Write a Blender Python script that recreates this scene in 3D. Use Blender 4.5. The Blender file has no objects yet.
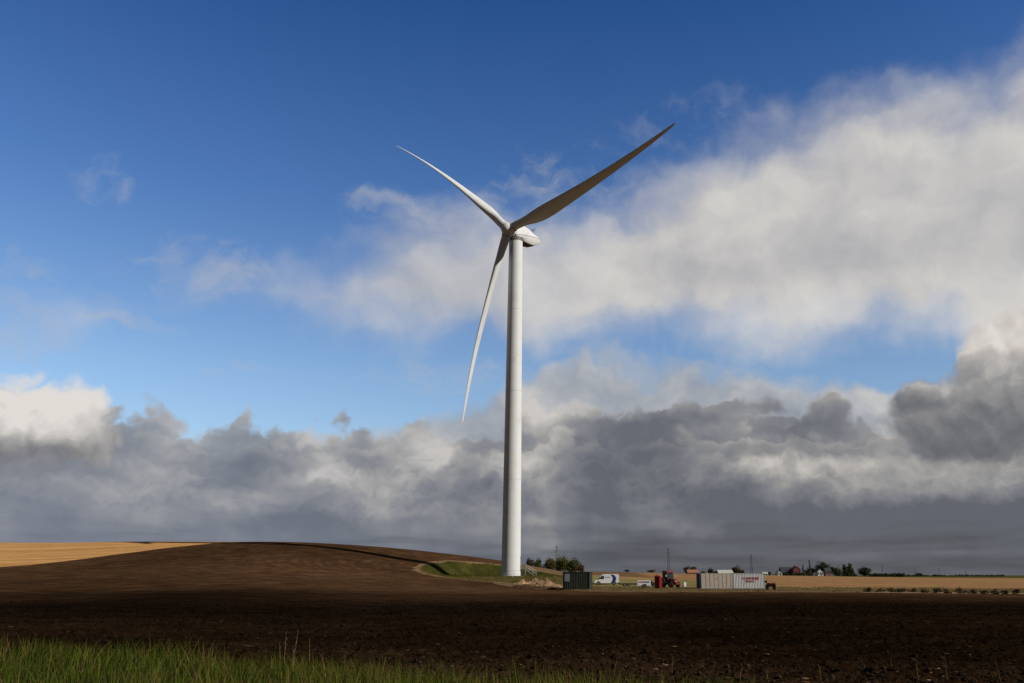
import bpy, bmesh, math, random
import numpy as np
from mathutils import Vector, Matrix

random.seed(7)
rng = np.random.default_rng(7)
R = math.radians
S = bpy.context.scene
COL = S.collection

# ---------------------------------------------------------------- camera
FPX, CX, CY, YH = 900.0, 566.0, 341.5, 575.0
EYE = 2.6
PITCH = math.atan((YH - CY) / FPX)


def at(px, py, Y):
    """world point at depth Y (metres north of the camera) seen at pixel px, py"""
    a = (px - CX) / FPX
    b = (CY - py) / FPX
    c, s = math.cos(PITCH), math.sin(PITCH)
    dy = c - b * s
    dz = s + b * c
    return Vector((a / dy * Y, Y, EYE + dz / dy * Y))


cam_d = bpy.data.cameras.new('camera')
cam = bpy.data.objects.new('camera', cam_d)
COL.objects.link(cam)
cam_d.sensor_width = 36.0
cam_d.lens = FPX * 36.0 / 1024
cam_d.shift_x = (512 - CX) / 1024
cam_d.clip_end = 30000
cam_d.clip_start = 0.1
cam.location = (0, 0, EYE)
cam.rotation_euler = (math.pi / 2 + PITCH, 0, 0)
S.camera = cam
S.view_settings.view_transform = 'Standard'
S.view_settings.look = 'None'
S.view_settings.exposure = 0
S.view_settings.gamma = 1
S.cycles.max_bounces = 6
S.cycles.diffuse_bounces = 3

# ---------------------------------------------------------------- light
SUN_AZ, SUN_EL = R(115), R(31)
sun_d = bpy.data.lights.new('sun', 'SUN')
sun_d.energy = 5.0
sun_d.angle = R(0.53)
sun_d.color = (1.0, 0.95, 0.875)
sun = bpy.data.objects.new('sun', sun_d)
COL.objects.link(sun)
sdir = Vector((math.sin(SUN_AZ) * math.cos(SUN_EL), math.cos(SUN_AZ) * math.cos(SUN_EL), math.sin(SUN_EL)))
sun.rotation_euler = sdir.to_track_quat('Z', 'Y').to_euler()
sun.location = (60, -60, 90)


# ---------------------------------------------------------------- node expressions
class X:
    """a socket of a node tree that can be used in arithmetic"""
    def __init__(s, t, k): s.t, s.k = t, k
    def _m(s, op, *o, clamp=False):
        n = s.t.nodes.new('ShaderNodeMath'); n.operation = op; n.use_clamp = clamp
        for i, v in enumerate((s,) + o):
            if isinstance(v, X): s.t.links.new(v.k, n.inputs[i])
            else: n.inputs[i].default_value = v
        return X(s.t, n.outputs[0])
    def __add__(s, o): return s._m('ADD', o)
    __radd__ = __add__
    def __sub__(s, o): return s._m('SUBTRACT', o)
    def __rsub__(s, o): return (s * -1.0) + o
    def __mul__(s, o): return s._m('MULTIPLY', o)
    __rmul__ = __mul__
    def __truediv__(s, o): return s._m('DIVIDE', o)
    def mn(s, o): return s._m('MINIMUM', o)
    def mx(s, o): return s._m('MAXIMUM', o)
    def pw(s, o): return s._m('POWER', o)
    def ab(s): return s._m('ABSOLUTE')
    def cl(s): return s._m('ADD', 0.0, clamp=True)
    def smooth(s, a, b, lo=0.0, hi=1.0):
        n = s.t.nodes.new('ShaderNodeMapRange'); n.interpolation_type = 'SMOOTHSTEP'
        s.t.links.new(s.k, n.inputs[0])
        for i, v in enumerate((a, b, lo, hi)): n.inputs[i + 1].default_value = v
        return X(s.t, n.outputs[0])
    def lin(s, a, b, lo=0.0, hi=1.0):
        n = s.t.nodes.new('ShaderNodeMapRange')
        s.t.links.new(s.k, n.inputs[0])
        for i, v in enumerate((a, b, lo, hi)): n.inputs[i + 1].default_value = v
        return X(s.t, n.outputs[0])
    def curve(s, pts):
        """piecewise smooth function through pts (x, y)"""
        xs = [p[0] for p in pts]; ys = [p[1] for p in pts]
        x0, x1, y0, y1 = min(xs), max(xs), min(ys), max(ys)
        if y1 - y0 < 1e-6: y1 = y0 + 1
        n = s.t.nodes.new('ShaderNodeFloatCurve')
        c = n.mapping.curves[0]
        pp = sorted(((x - x0) / (x1 - x0), (y - y0) / (y1 - y0)) for x, y in pts)
        c.points[0].location = pp[0]; c.points[-1].location = pp[-1]
        for p in pp[1:-1]: c.points.new(*p)
        n.mapping.use_clip = False
        n.mapping.update()
        s.t.links.new(s.lin(x0, x1).k, n.inputs['Value'])
        return X(s.t, n.outputs[0]) * (y1 - y0) + y0


def vec(t, x, y, z=0.0):
    n = t.nodes.new('ShaderNodeCombineXYZ')
    for i, v in enumerate((x, y, z)):
        if isinstance(v, X): t.links.new(v.k, n.inputs[i])
        else: n.inputs[i].default_value = v
    return n.outputs[0]


def noise(t, v, scale, detail=4, rough=0.5, dist=0.0, dims='2D', color=False, ntype='FBM', lac=2.0):
    n = t.nodes.new('ShaderNodeTexNoise'); n.noise_dimensions = dims
    n.noise_type = ntype
    if v is not None: t.links.new(v, n.inputs['Vector'])
    n.inputs['Scale'].default_value = scale; n.inputs['Detail'].default_value = detail
    n.inputs['Roughness'].default_value = rough; n.inputs['Distortion'].default_value = dist
    n.inputs['Lacunarity'].default_value = lac
    return n.outputs[1] if color else X(t, n.outputs[0])


def voro(t, v, scale, smooth=0.6, detail=0, feature='SMOOTH_F1'):
    n = t.nodes.new('ShaderNodeTexVoronoi'); n.voronoi_dimensions = '2D'; n.feature = feature
    t.links.new(v, n.inputs['Vector']); n.inputs['Scale'].default_value = scale
    n.inputs['Detail'].default_value = detail
    if feature == 'SMOOTH_F1': n.inputs['Smoothness'].default_value = smooth
    return X(t, n.outputs['Distance'])


def vmath(t, op, a, b):
    n = t.nodes.new('ShaderNodeVectorMath'); n.operation = op
    for i, v in enumerate((a, b)):
        if isinstance(v, (tuple, list)): n.inputs[i].default_value = v
        elif isinstance(v, float): n.inputs[i].default_value = (v, v, v)
        else: t.links.new(v, n.inputs[i])
    return n.outputs[0]


def mixc(t, f, a, b, blend='MIX'):
    n = t.nodes.new('ShaderNodeMix'); n.data_type = 'RGBA'; n.blend_type = blend
    if isinstance(f, X): t.links.new(f.k, n.inputs[0])
    else: n.inputs[0].default_value = f
    for i, v in ((6, a), (7, b)):
        if isinstance(v, (tuple, list)): n.inputs[i].default_value = tuple(v[:3]) + (1,)
        else: t.links.new(v, n.inputs[i])
    return n.outputs[2]


def scalec(t, c, f):
    """colour times a number"""
    n = t.nodes.new('ShaderNodeVectorMath'); n.operation = 'SCALE'
    if isinstance(c, (tuple, list)): n.inputs[0].default_value = c
    else: t.links.new(c, n.inputs[0])
    if isinstance(f, X): t.links.new(f.k, n.inputs['Scale'])
    else: n.inputs['Scale'].default_value = f
    return n.outputs[0]


def ramp(t, x, stops):
    n = t.nodes.new('ShaderNodeValToRGB'); t.links.new(x.k, n.inputs[0])
    e = n.color_ramp.elements
    e[0].position, e[0].color = stops[0][0], tuple(stops[0][1]) + (1,)
    e[1].position, e[1].color = stops[-1][0], tuple(stops[-1][1]) + (1,)
    for p, c in stops[1:-1]:
        k = e.new(p); k.color = tuple(c) + (1,)
    return n.outputs[0]


def lc(r, g, b):
    """sRGB 0-255 to linear"""
    f = lambda v: v / 12.92 if v <= 0.04045 else ((v + 0.055) / 1.055) ** 2.4
    return (f(r / 255), f(g / 255), f(b / 255))

# ---------------------------------------------------------------- sky: Nishita air with cloud layers by direction
def AE(px, py):
    v = at(px, py, 100.0) - Vector((0, 0, EYE))
    v.normalize()
    return math.degrees(math.atan2(v.x, v.y)), math.degrees(math.asin(v.z))


def build_sky():
    w = bpy.data.worlds.new("World"); S.world = w; w.use_nodes = True
    t = w.node_tree
    bg = t.nodes['Background']
    sky = t.nodes.new('ShaderNodeTexSky'); sky.sky_type = 'NISHITA'; sky.sun_disc = False
    sky.sun_elevation = SUN_EL; sky.sun_rotation = SUN_AZ
    sky.air_density = 1.0; sky.dust_density = 0.35; sky.ozone_density = 2.2
    tc = t.nodes.new('ShaderNodeTexCoord')
    sep = t.nodes.new('ShaderNodeSeparateXYZ'); t.links.new(tc.outputs['Generated'], sep.inputs[0])
    dx, dy, dz = (X(t, sep.outputs[i]) for i in range(3))
    az = dx._m('ARCTAN2', dy) * 57.29578
    el = dz._m('ARCSINE') * 57.29578
    P = vec(t, az, el)

    def edge(pts):
        return [AE(*p) for p in pts]

    def blob(P_, px, py, rx, ry, g=1.0, k=0.0615):
        """g in the middle of an elliptic patch of sky, 0 at its edge, negative outside (radii in units of 0.0615 deg)"""
        a, e = AE(px, py)
        m = t.nodes.new('ShaderNodeVectorMath'); m.operation = 'MULTIPLY_ADD'
        t.links.new(P_, m.inputs[0])
        m.inputs[1].default_value = (1 / (rx * k), 1 / (ry * k), 0)
        m.inputs[2].default_value = (-a / (rx * k), -e / (ry * k), 0)
        d = t.nodes.new('ShaderNodeVectorMath'); d.operation = 'DOT_PRODUCT'
        t.links.new(m.outputs[0], d.inputs[0]); t.links.new(m.outputs[0], d.inputs[1])
        return X(t, d.outputs['Value'])._m('MULTIPLY_ADD', -g, g)

    # warped coordinates
    n1 = noise(t, P, 0.16, 3, 0.55, color=True)
    n2 = noise(t, P, 0.9, 5, 0.6, color=True)
    wv = vmath(t, 'ADD', scalec(t, vmath(t, 'SUBTRACT', n1, 0.5), 3.6), scalec(t, vmath(t, 'SUBTRACT', n2, 0.5), 0.9))
    PW = vmath(t, 'ADD', P, wv)
    P1 = vmath(t, 'ADD', P, vmath(t, 'ADD', scalec(t, vmath(t, 'SUBTRACT', n1, 0.5), 2.6), scalec(t, vmath(t, 'SUBTRACT', n2, 0.5), 0.6)))
    s2 = t.nodes.new('ShaderNodeSeparateXYZ'); t.links.new(PW, s2.inputs[0])
    X1, Y1 = X(t, s2.outputs[0]), X(t, s2.outputs[1])

    # ---- blue air
    tint = ramp(t, el / 40.0, [(0.0, (.6, .585, .59)), (0.30, (.53, .575, .635)), (0.58, (.295, .425, .60)), (0.9, (.120, .275, .495)), (1.0, (.098, .235, .445))])
    base = scalec(t, mixc(t, 1.0, sky.outputs[0], tint, 'MULTIPLY'), 0.2)
    col = base

    # ---- thin wisps high on the left and around the big cloud
    wn = noise(t, vmath(t, 'MULTIPLY', PW, (0.5, 1.0, 1.0)), 0.42, 7, 0.62)
    wis = blob(PW, 195, 270, 90, 38).mx(blob(PW, 20, 300, 95, 40)).mx(blob(PW, 95, 178, 40, 24)) \
        .mx(blob(PW, 395, 215, 60, 28)).mx(blob(PW, 560, 215, 140, 80)).mx(blob(PW, 690, 120, 90, 26) * 0.4) \
        .mx(blob(PW, 440, 372, 150, 22)).mx(blob(PW, 0, 340, 60, 18)).mx(blob(PW, 640, 362, 160, 22)) \
        .mx(blob(PW, 250, 376, 70, 10)).mx(blob(PW, 120, 320, 90, 12))
    wa = (wis.mx(-0.6) * 0.45 + (wn - 0.5) * 3.2).smooth(0.0, 1.4) * 0.5 * wis.smooth(-0.4, 0.7)
    col = mixc(t, wa, col, lc(178, 182, 190))

    # ---- the big pale cloud across the right half
    T1 = az.curve(edge([(0, 330), (225, 290), (300, 256), (360, 240), (430, 218), (500, 216), (560, 200), (610, 176), (650, 163), (700, 143), (745, 112), (800, 100), (870, 92), (940, 78), (1024, 48)]) + [(60, 50), (120, 40), (180, 20)])
    B1 = az.curve([(-180, 18), (-60, 17)] + edge([(0, 325), (225, 298), (300, 328), (350, 338), (400, 342), (470, 344), (540, 346), (590, 352), (640, 354), (700, 348), (760, 352), (830, 350), (900, 346), (960, 344), (1024, 380)]) + [(50, 14), (180, 10)])

    def dens_big(v):
        s = t.nodes.new('ShaderNodeSeparateXYZ'); t.links.new(v, s.inputs[0])
        y = X(t, s.outputs[1])
        d = (T1 - y).mn((y - B1) * 1.3)
        n = noise(t, vmath(t, 'MULTIPLY', v, (0.75, 1.0, 1.0)), 0.15, 7, 0.48)
        return d * 0.40 + 0.15, n
    d1, nb = dens_big(P1)
    h1 = d1.mn(2.2) + (nb - 0.5) * 2.9 + az.smooth(AE(560, 300)[0], AE(420, 300)[0]) * 0.25
    a1 = h1.smooth(-0.2, 1.9) * az.curve([(-180, 0.4), (-35, 0.4)] + [(AE(300, 300)[0], 0.78), (AE(420, 300)[0], 0.84), (AE(560, 250)[0], 0.9), (AE(640, 250)[0], 1.0), (60, 1.0), (180, 1.0)])
    off = vmath(t, 'ADD', P1, (1.3, 1.1, 0.0))
    nb2 = noise(t, vmath(t, 'MULTIPLY', off, (0.75, 1.0, 1.0)), 0.15, 7, 0.52)
    fine = noise(t, PW, 0.32, 6, 0.5)
    lit1 = 0.54 + (nb - nb2) * 0.8 + (fine - 0.5) * 0.3 + blob(P, 800, 330, 330, 60, 0.22).mx(0.0) - blob(P, 950, 215, 160, 70, 0.12).mx(0.0) \
        - blob(P, 740, 275, 120, 50, 0.12).mx(0.0)
    c1 = ramp(t, lit1.cl(), [(0.0, lc(150, 152, 160)), (0.35, lc(182, 181, 183)), (0.62, lc(205, 202, 199)), (1.0, lc(223, 220, 215))])
    col = mixc(t, a1, col, c1)

    # ---- pale band above the grey bank on the right
    T3 = az.curve([(-180, 5), (-33, 9)] + edge([(120, 440), (400, 425), (480, 400), (530, 372), (600, 352), (640, 356), (700, 360), (760, 364), (830, 374), (900, 388), (930, 392), (1024, 350)]) + [(60, 14), (180, 9)])
    h3 = (T3 - Y1) * 0.6 + (fine - 0.5) * 2.0
    c3 = ramp(t, (0.5 + (nb - nb2) * 1.8 + (fine - 0.5) * 0.9).cl(), [(0.0, lc(140, 146, 158)), (0.5, lc(172, 174, 178)), (1.0, lc(205, 202, 198))])
    col = mixc(t, h3.smooth(-0.2, 0.9) * 0.92, col, c3)

    # ---- grey bank along the horizon: rows of cumulus one behind the other, pale rims over darker bodies
    q = noise(t, P, 1.1, 6, 0.6, color=True)
    PB = vmath(t, 'ADD', P, vmath(t, 'ADD', scalec(t, vmath(t, 'SUBTRACT', n1, 0.5), 1.8), scalec(t, vmath(t, 'SUBTRACT', q, 0.5), 0.7)))
    s3 = t.nodes.new('ShaderNodeSeparateXYZ'); t.links.new(PB, s3.inputs[0])
    XB, YB = X(t, s3.outputs[0]), X(t, s3.outputs[1])
    T2 = az.curve([(-180, 6), (-33, 10)] + edge([(100, 408), (140, 398), (200, 422), (250, 412), (300, 428), (350, 424), (430, 428), (500, 418), (540, 400), (600, 394), (650, 398), (700, 390), (760, 398), (840, 396), (880, 410), (905, 408), (1024, 380)]) + [(50, 12), (180, 6)])
    low = noise(t, vmath(t, 'MULTIPLY', PB, (0.55, 1.0, 1.0)), 0.26, 4, 0.5)
    warm = lambda *b: blob(PB, *b).mx(0.0)
    glow = X(t, low.k) * 0.0
    for b in ((330, 480, 48, 16, .30), (165, 480, 42, 18, .30), (70, 485, 80, 14, .22), (520, 465, 60, 22, .2), (430, 455, 30, 22, .3), (885, 415, 18, 26, .6), (800, 470, 80, 14, .30),
              (960, 488, 90, 16, .22), (590, 400, 40, 20, .3), (240, 500, 60, 16, .3), (565, 520, 60, 10, .2)):
        glow = glow + warm(*b)
    for b in ((140, 430, 46, 34, .16), (210, 450, 60, 30, .12), (640, 440, 120, 44, .22), (720, 470, 90, 30, .12), (820, 415, 70, 32, .16), (900, 515, 200, 22, .2)):
        glow = glow - warm(*b)
    cool = az.smooth(AE(700, 500)[0], AE(60, 500)[0]) * 0.38
    right = az.smooth(AE(480, 500)[0], AE(760, 500)[0])
    bank = [(0.0, lc(98, 101, 109)), (0.25, lc(118, 120, 127)), (0.5, lc(140, 140, 142)), (0.75, lc(172, 169, 165)), (1.0, lc(208, 203, 197))]
    for i, (dy_, A_, f_) in enumerate(((0.0, 1.7, 0.27), (-1.7, 1.35, 0.34), (-3.0, 1.05, 0.44), (-4.2, 0.8, 0.6), (-5.3, 0.6, 0.8))):
        v = vmath(t, 'ADD', vmath(t, 'MULTIPLY', PB, (f_, f_ * 1.35, 0)), (13.7 * i + 3.1, 5.3 * i, 0))
        n = noise(t, v, 1.0, 3, 0.45)
        bil = (n - 0.5).ab() * 2.0
        edge_i = T2 + dy_ if i == 0 else (T2 * 0.4 + (9.9 * 0.6 + dy_))
        h = (edge_i - YB) / A_ + bil * 2.1 + (fine - 0.5) * (1.1 if i < 2 else 0.6) - 0.45
        a_ = h.smooth(0.0, 0.55)
        lit = (0.77, 0.75, 0.68, 0.60, 0.54)[i] + (low - 0.5) * 1.5 + glow + (fine - 0.5) * 0.35 - h.smooth(0.0, 2.3) * (0.54, 0.50, 0.40, 0.32, 0.26)[i] + (bil - 0.3) * (0.20 if i < 2 else 0.03) - (0.05 if i == 0 else 0.03 * i) - right * 0.04 * i + (1.0 - right) * 0.07
        c_ = ramp(t, lit.cl(), bank)
        c_ = mixc(t, cool, c_, lc(132, 143, 162))
        col = mixc(t, a_ * (0.94, 0.8, 0.75, 0.7, 0.65)[i], col, c_)

    # ---- rain-grey base down to the horizon
    base_l, base_r = lc(114, 121, 134), lc(90, 92, 97)
    cb = mixc(t, az.smooth(AE(250, 560)[0], AE(720, 560)[0]), base_l, base_r)
    st = noise(t, vmath(t, 'MULTIPLY', P, (0.18, 1.6, 1.0)), 0.8, 4, 0.5)
    cb = scalec(t, cb, st.lin(0.25, 0.75, 0.76, 1.26))
    col = mixc(t, (el + (st - 0.5) * 3.0).smooth(3.6, 0.4) * 0.95, col, cb)

    # ---- two cumulus heads: bright left one, dark right one
    def puff(v):
        return (noise(t, v, 0.30, 4, 0.45) - 0.5).ab() * 1.5 + 0.3
    p0 = puff(PB); p1 = puff(vmath(t, 'ADD', PB, (0.25, 0.6, 0.0)))

    def cumulus(col, outline, lits, darks, stops, soft, bias, base):
        h = None
        for o in outline:
            b = blob(PB, *o)
            h = b if h is None else h.mx(b)
        h = h * 1.25 + (p0 - 0.5) * 1.7 + (fine - 0.5) * 0.5
        a = h.smooth(0.0, soft) * YB.smooth(base - 0.6, base + 1.7)
        lit = bias + (p0 - p1) * 1.0
        for b in lits: lit = lit + blob(PB, *b).mx(0.0)
        for b in darks: lit = lit - blob(PB, *b).mx(0.0)
        return mixc(t, a, col, ramp(t, lit.cl(), stops))
    col = cumulus(col, ((20, 425, 78, 56), (60, 415, 50, 40), (-60, 420, 90, 60), (85, 440, 34, 30)),
                  ((20, 372, 110, 75, .62), (60, 395, 60, 40, .25)), ((10, 468, 110, 32, .35),),
                  [(0.0, lc(118, 118, 122)), (0.3, lc(142, 141, 142)), (0.65, lc(182, 179, 176)), (1.0, lc(224, 219, 214))], 0.7, 0.40, AE(50, 476)[1])
    col = cumulus(col, ((1010, 345, 48, 34), (1050, 350, 70, 44)),
                  ((1005, 335, 60, 30, .4),), (), [(0.0, lc(150, 142, 138)), (0.5, lc(190, 182, 176)), (1.0, lc(222, 217, 212))], 0.6, 0.5, 3.0)
    col = cumulus(col, ((985, 420, 100, 58), (930, 415, 42, 42), (1050, 410, 110, 66), (1000, 385, 60, 40)),
                  ((985, 366, 90, 36, .40),), ((960, 445, 120, 40, .25),),
                  [(0.0, lc(98, 100, 106)), (0.35, lc(118, 119, 123)), (0.7, lc(148, 147, 147)), (1.0, lc(188, 184, 180))], 0.75, 0.43, AE(950, 478)[1])
    # the rest of the sky, behind the camera and overhead: an unseen grey cloud deck added to darken and neutralise the shade
    dk = noise(t, vmath(t, 'MULTIPLY', tc.outputs['Generated'], (1.0, 1.0, 1.6)), 2.2, 4, 0.55, dims='3D')
    side = (dy * 1.0).smooth(0.42, 0.05).mx(el.smooth(42, 56))
    deck = ramp(t, dk, [(0.3, lc(52, 55, 62)), (0.5, lc(68, 70, 75)), (0.7, lc(92, 92, 92))])
    col = mixc(t, side * (dk + 0.1).smooth(0.32, 0.5), col, deck)
    t.links.new(col, bg.inputs['Color'])
    bg.inputs['Strength'].default_value = 1.0
    w.cycles.sampling_method = 'MANUAL'
    w.cycles.sample_map_resolution = 1024


SKY_TINT = (1.0, 1.0, 1.0)
SKY_LO, SKY_M1, SKY_M2, SKY_M3, SKY_HI = 0.10, 0.10, 0.10, 0.10, 0.10
build_sky()


# ---------------------------------------------------------------- object helpers
def new_obj(name, me, mat=None, parent=None, loc=None):
    o = bpy.data.objects.new(name, me)
    COL.objects.link(o)
    if mat is not None: me.materials.append(mat)
    if parent is not None: o.parent = parent
    if loc is not None: o.location = loc
    return o


def tag(o, label=None, cat=None, group=None, kind=None):
    if label: o['label'] = label
    if cat: o['category'] = cat
    if group: o['group'] = group
    if kind: o['kind'] = kind
    return o


def empty(name, loc, rz=0.0, label=None, cat=None, group=None):
    o = bpy.data.objects.new(name, None)
    COL.objects.link(o)
    o.location = loc; o.rotation_euler = (0, 0, rz)
    return tag(o, label, cat, group)


class MB:
    """collects boxes, tubes and lathes; build() links them as one mesh"""
    def __init__(s): s.v, s.f = [], []
    def add(s, v, f):
        n = len(s.v); s.v += [tuple(p) for p in v]; s.f += [tuple(i + n for i in q) for q in f]; return s
    def box(s, x0, y0, z0, x1, y1, z1, rot=None, bev=0.0):
        v = [(x, y, z) for x in (x0, x1) for y in (y0, y1) for z in (z0, z1)]
        if rot is not None: v = [rot @ Vector(p) for p in v]
        return s.add(v, [(0, 1, 3, 2), (4, 6, 7, 5), (0, 4, 5, 1), (2, 3, 7, 6), (0, 2, 6, 4), (1, 5, 7, 3)])
    def prism(s, pts, a0, a1, axis='y'):
        """outline pts in the plane across axis, extruded from a0 to a1"""
        n = len(pts)
        f = {'y': lambda p, a: (p[0], a, p[1]), 'x': lambda p, a: (a, p[0], p[1]), 'z': lambda p, a: (p[0], p[1], a)}[axis]
        v = [f(p, a0) for p in pts] + [f(p, a1) for p in pts]
        q = [tuple(range(n)), tuple(range(2 * n - 1, n - 1, -1))] + [(i, i + n, (i + 1) % n + n, (i + 1) % n) for i in range(n)]
        return s.add(v, q)
    def tube(s, p, q, r0, r1=None, n=10, cap=True):
        p, q = Vector(p), Vector(q); r1 = r0 if r1 is None else r1
        d = (q - p).normalized(); a = d.orthogonal().normalized(); b = d.cross(a)
        v = []
        for c, r in ((p, r0), (q, r1)):
            for i in range(n):
                t = 2 * math.pi * i / n
                v.append(c + a * (r * math.cos(t)) + b * (r * math.sin(t)))
        f = [(i, (i + 1) % n, (i + 1) % n + n, i + n) for i in range(n)]
        if cap: f += [tuple(range(n - 1, -1, -1)), tuple(range(n, 2 * n))]
        return s.add(v, f)
    def path(s, pts, r, n=6):
        for a, b in zip(pts, pts[1:]): s.tube(a, b, r, n=n)
        return s
    def rings(s, rings, cap=True, closed=True):
        """loft through rings of equal length"""
        n = len(rings[0]); v = [p for r in rings for p in r]; f = []
        for k in range(len(rings) - 1):
            for i in range(n if closed else n - 1):
                f.append((k * n + i, k * n + (i + 1) % n, (k + 1) * n + (i + 1) % n, (k + 1) * n + i))
        if cap: f += [tuple(range(n - 1, -1, -1)), tuple(range((len(rings) - 1) * n, len(rings) * n))]
        return s.add(v, f)
    def lathe(s, prof, n=48, cap=True):
        return s.rings([[(r * math.cos(2 * math.pi * i / n), r * math.sin(2 * math.pi * i / n), z) for i in range(n)] for r, z in prof], cap)
    def xf(s, M):
        s.v = [tuple(M @ Vector(p)) for p in s.v]; return s
    def build(s, name, mat, parent=None, loc=None, smooth=False, bevel=0.0):
        me = bpy.data.meshes.new(name); me.from_pydata(s.v, [], s.f); me.update()
        bm = bmesh.new(); bm.from_mesh(me); bmesh.ops.recalc_face_normals(bm, faces=bm.faces)
        if bevel > 0:
            bmesh.ops.bevel(bm, geom=[e for e in bm.edges if len(e.link_faces) == 2 and e.calc_face_angle() > 0.5], offset=bevel, segments=2, affect='EDGES')
        bm.to_mesh(me); bm.free()
        if smooth:
            me.polygons.foreach_set('use_smooth', [True] * len(me.polygons))
            me.set_sharp_from_angle(angle=R(38))
        return new_obj(name, me, mat, parent, loc)


def np_mesh(name, V, F, mat, parent=None, smooth=True, attrs=None):
    """mesh from numpy arrays; F is (n,3) or (n,4)"""
    me = bpy.data.meshes.new(name)
    k = F.shape[1]
    me.vertices.add(len(V)); me.vertices.foreach_set('co', V.astype(np.float32).ravel())
    me.loops.add(F.size); me.loops.foreach_set('vertex_index', F.astype(np.int32).ravel())
    me.polygons.add(len(F)); me.polygons.foreach_set('loop_start', np.arange(0, F.size, k, dtype=np.int32))
    me.polygons.foreach_set('use_smooth', np.full(len(F), smooth))
    me.update(calc_edges=True)
    for n, (dom, arr) in (attrs or {}).items():
        a = me.attributes.new(n, 'FLOAT', dom); a.data.foreach_set('value', arr.astype(np.float32))
    return new_obj(name, me, mat, parent)


# ---------------------------------------------------------------- materials
def mat(name, col, rough=0.6, var=0.12, scale=3.0, bump=0.0, metal=0.0, spec=0.4, dirt=None, dirt_amt=0.3, dscale=0.8, coat=0.0):
    """painted or plain surface: base colour with noise variation, optional blotchy dirt and bump"""
    m = bpy.data.materials.new(name); m.use_nodes = True
    t = m.node_tree; b = t.nodes['Principled BSDF']
    tc = t.nodes.new('ShaderNodeTexCoord').outputs['Object']
    n = noise(t, tc, scale, 5, 0.6, dims='3D')
    c = scalec(t, col, n.lin(0.3, 0.7, 1 - var, 1 + var))
    if dirt:
        d = noise(t, tc, dscale, 6, 0.65, dims='3D')
        c = mixc(t, d.smooth(0.5, 0.72) * dirt_amt, c, dirt)
    t.links.new(c, b.inputs['Base Color'])
    t.links.new(n.lin(0.2, 0.8, max(rough - 0.12, 0.03), min(rough + 0.12, 1)).k, b.inputs['Roughness'])
    b.inputs['Metallic'].default_value = metal
    b.inputs['Specular IOR Level'].default_value = spec
    b.inputs['Coat Weight'].default_value = coat
    if bump > 0:
        bn = t.nodes.new('ShaderNodeBump'); bn.inputs['Strength'].default_value = 0.6; bn.inputs['Distance'].default_value = bump
        t.links.new(n.k, bn.inputs['Height']); t.links.new(bn.outputs[0], b.inputs['Normal'])
    return m


# ---------------------------------------------------------------- terrain
TOWER = Vector((-12.1, 204.1, 2.30))      # centre of the tower foot
PADC = (-12.4, 206.5)


def tps_fit(pts):
    P = np.array(pts, float); xy = P[:, :2] / 100.0
    n = len(P)
    d2 = ((xy[:, None] - xy[None]) ** 2).sum(-1)
    K = 0.5 * d2 * np.log(d2 + 1e-12)
    A = np.zeros((n + 3, n + 3)); A[:n, :n] = K + np.eye(n) * 2e-4
    A[:n, n] = 1; A[:n, n + 1:] = xy; A[n, :n] = 1; A[n + 1:, :n] = xy.T
    return xy, np.linalg.solve(A, np.concatenate([P[:, 2], np.zeros(3)]))


_c = []
def cp(px, py, Y, z=None):
    p = at(px, py, Y)
    _c.append((p.x, p.y, p.z if z is None else z))
for x_ in (-260, -130, -60, 0, 60, 130, 260):
    for y_ in (-150, -40, 15, 45, 80): _c.append((x_ * (1 + max(y_, 0) / 200), y_, 0.0))
for c_ in ((0, 600, 97), (0, 589, 120), (0, 578, 150), (0, 567, 188), (0, 554, 224), (0, 542.5, 258),
           (120, 590, 120), (120, 577, 150), (120, 566, 182), (120, 554, 212), (120, 542, 250),
           (235, 591, 116), (235, 578, 148), (235, 563, 184), (235, 551, 213), (235, 542, 242),
           (290, 592, 118), (290, 579, 150), (290, 564, 184), (290, 551, 213), (290, 542.3, 238),
           (350, 593, 120), (350, 582, 155), (350, 568, 190), (350, 553.5, 216), (350, 546, 236),
           (406, 592, 124), (406, 583, 160), (406, 572, 192), (406, 558, 219), (406, 549.5, 242),
           (456, 591, 130), (456, 585, 160), (456, 576, 190), (456, 563, 220), (456, 555.5, 243),
           (500, 590, 138), (500, 587, 160), (500, 578, 195), (500, 568, 225), (500, 560.5, 246),
           (540, 590, 142), (540, 588, 160), (540, 580, 200), (540, 571, 232), (540, 567.5, 250),
           (575, 590, 145), (575, 588, 170), (575, 583, 210), (575, 574, 250),
           (620, 591, 145), (620, 588.6, 168), (620, 586.2, 205), (620, 578, 270),
           (700, 591, 145), (700, 588.6, 165), (700, 586.2, 200), (700, 579, 280),
           (800, 593, 133), (800, 589, 160), (800, 584, 210), (800, 579.5, 300),
           (900, 594.5, 128), (900, 591, 150), (900, 586, 200), (900, 579.5, 320),
           (1024, 596, 122), (1024, 592, 145), (1024, 587, 195), (1024, 580, 320),
           (1150, 596, 122), (1150, 587, 195), (1150, 580, 320)):
    cp(*c_)
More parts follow.
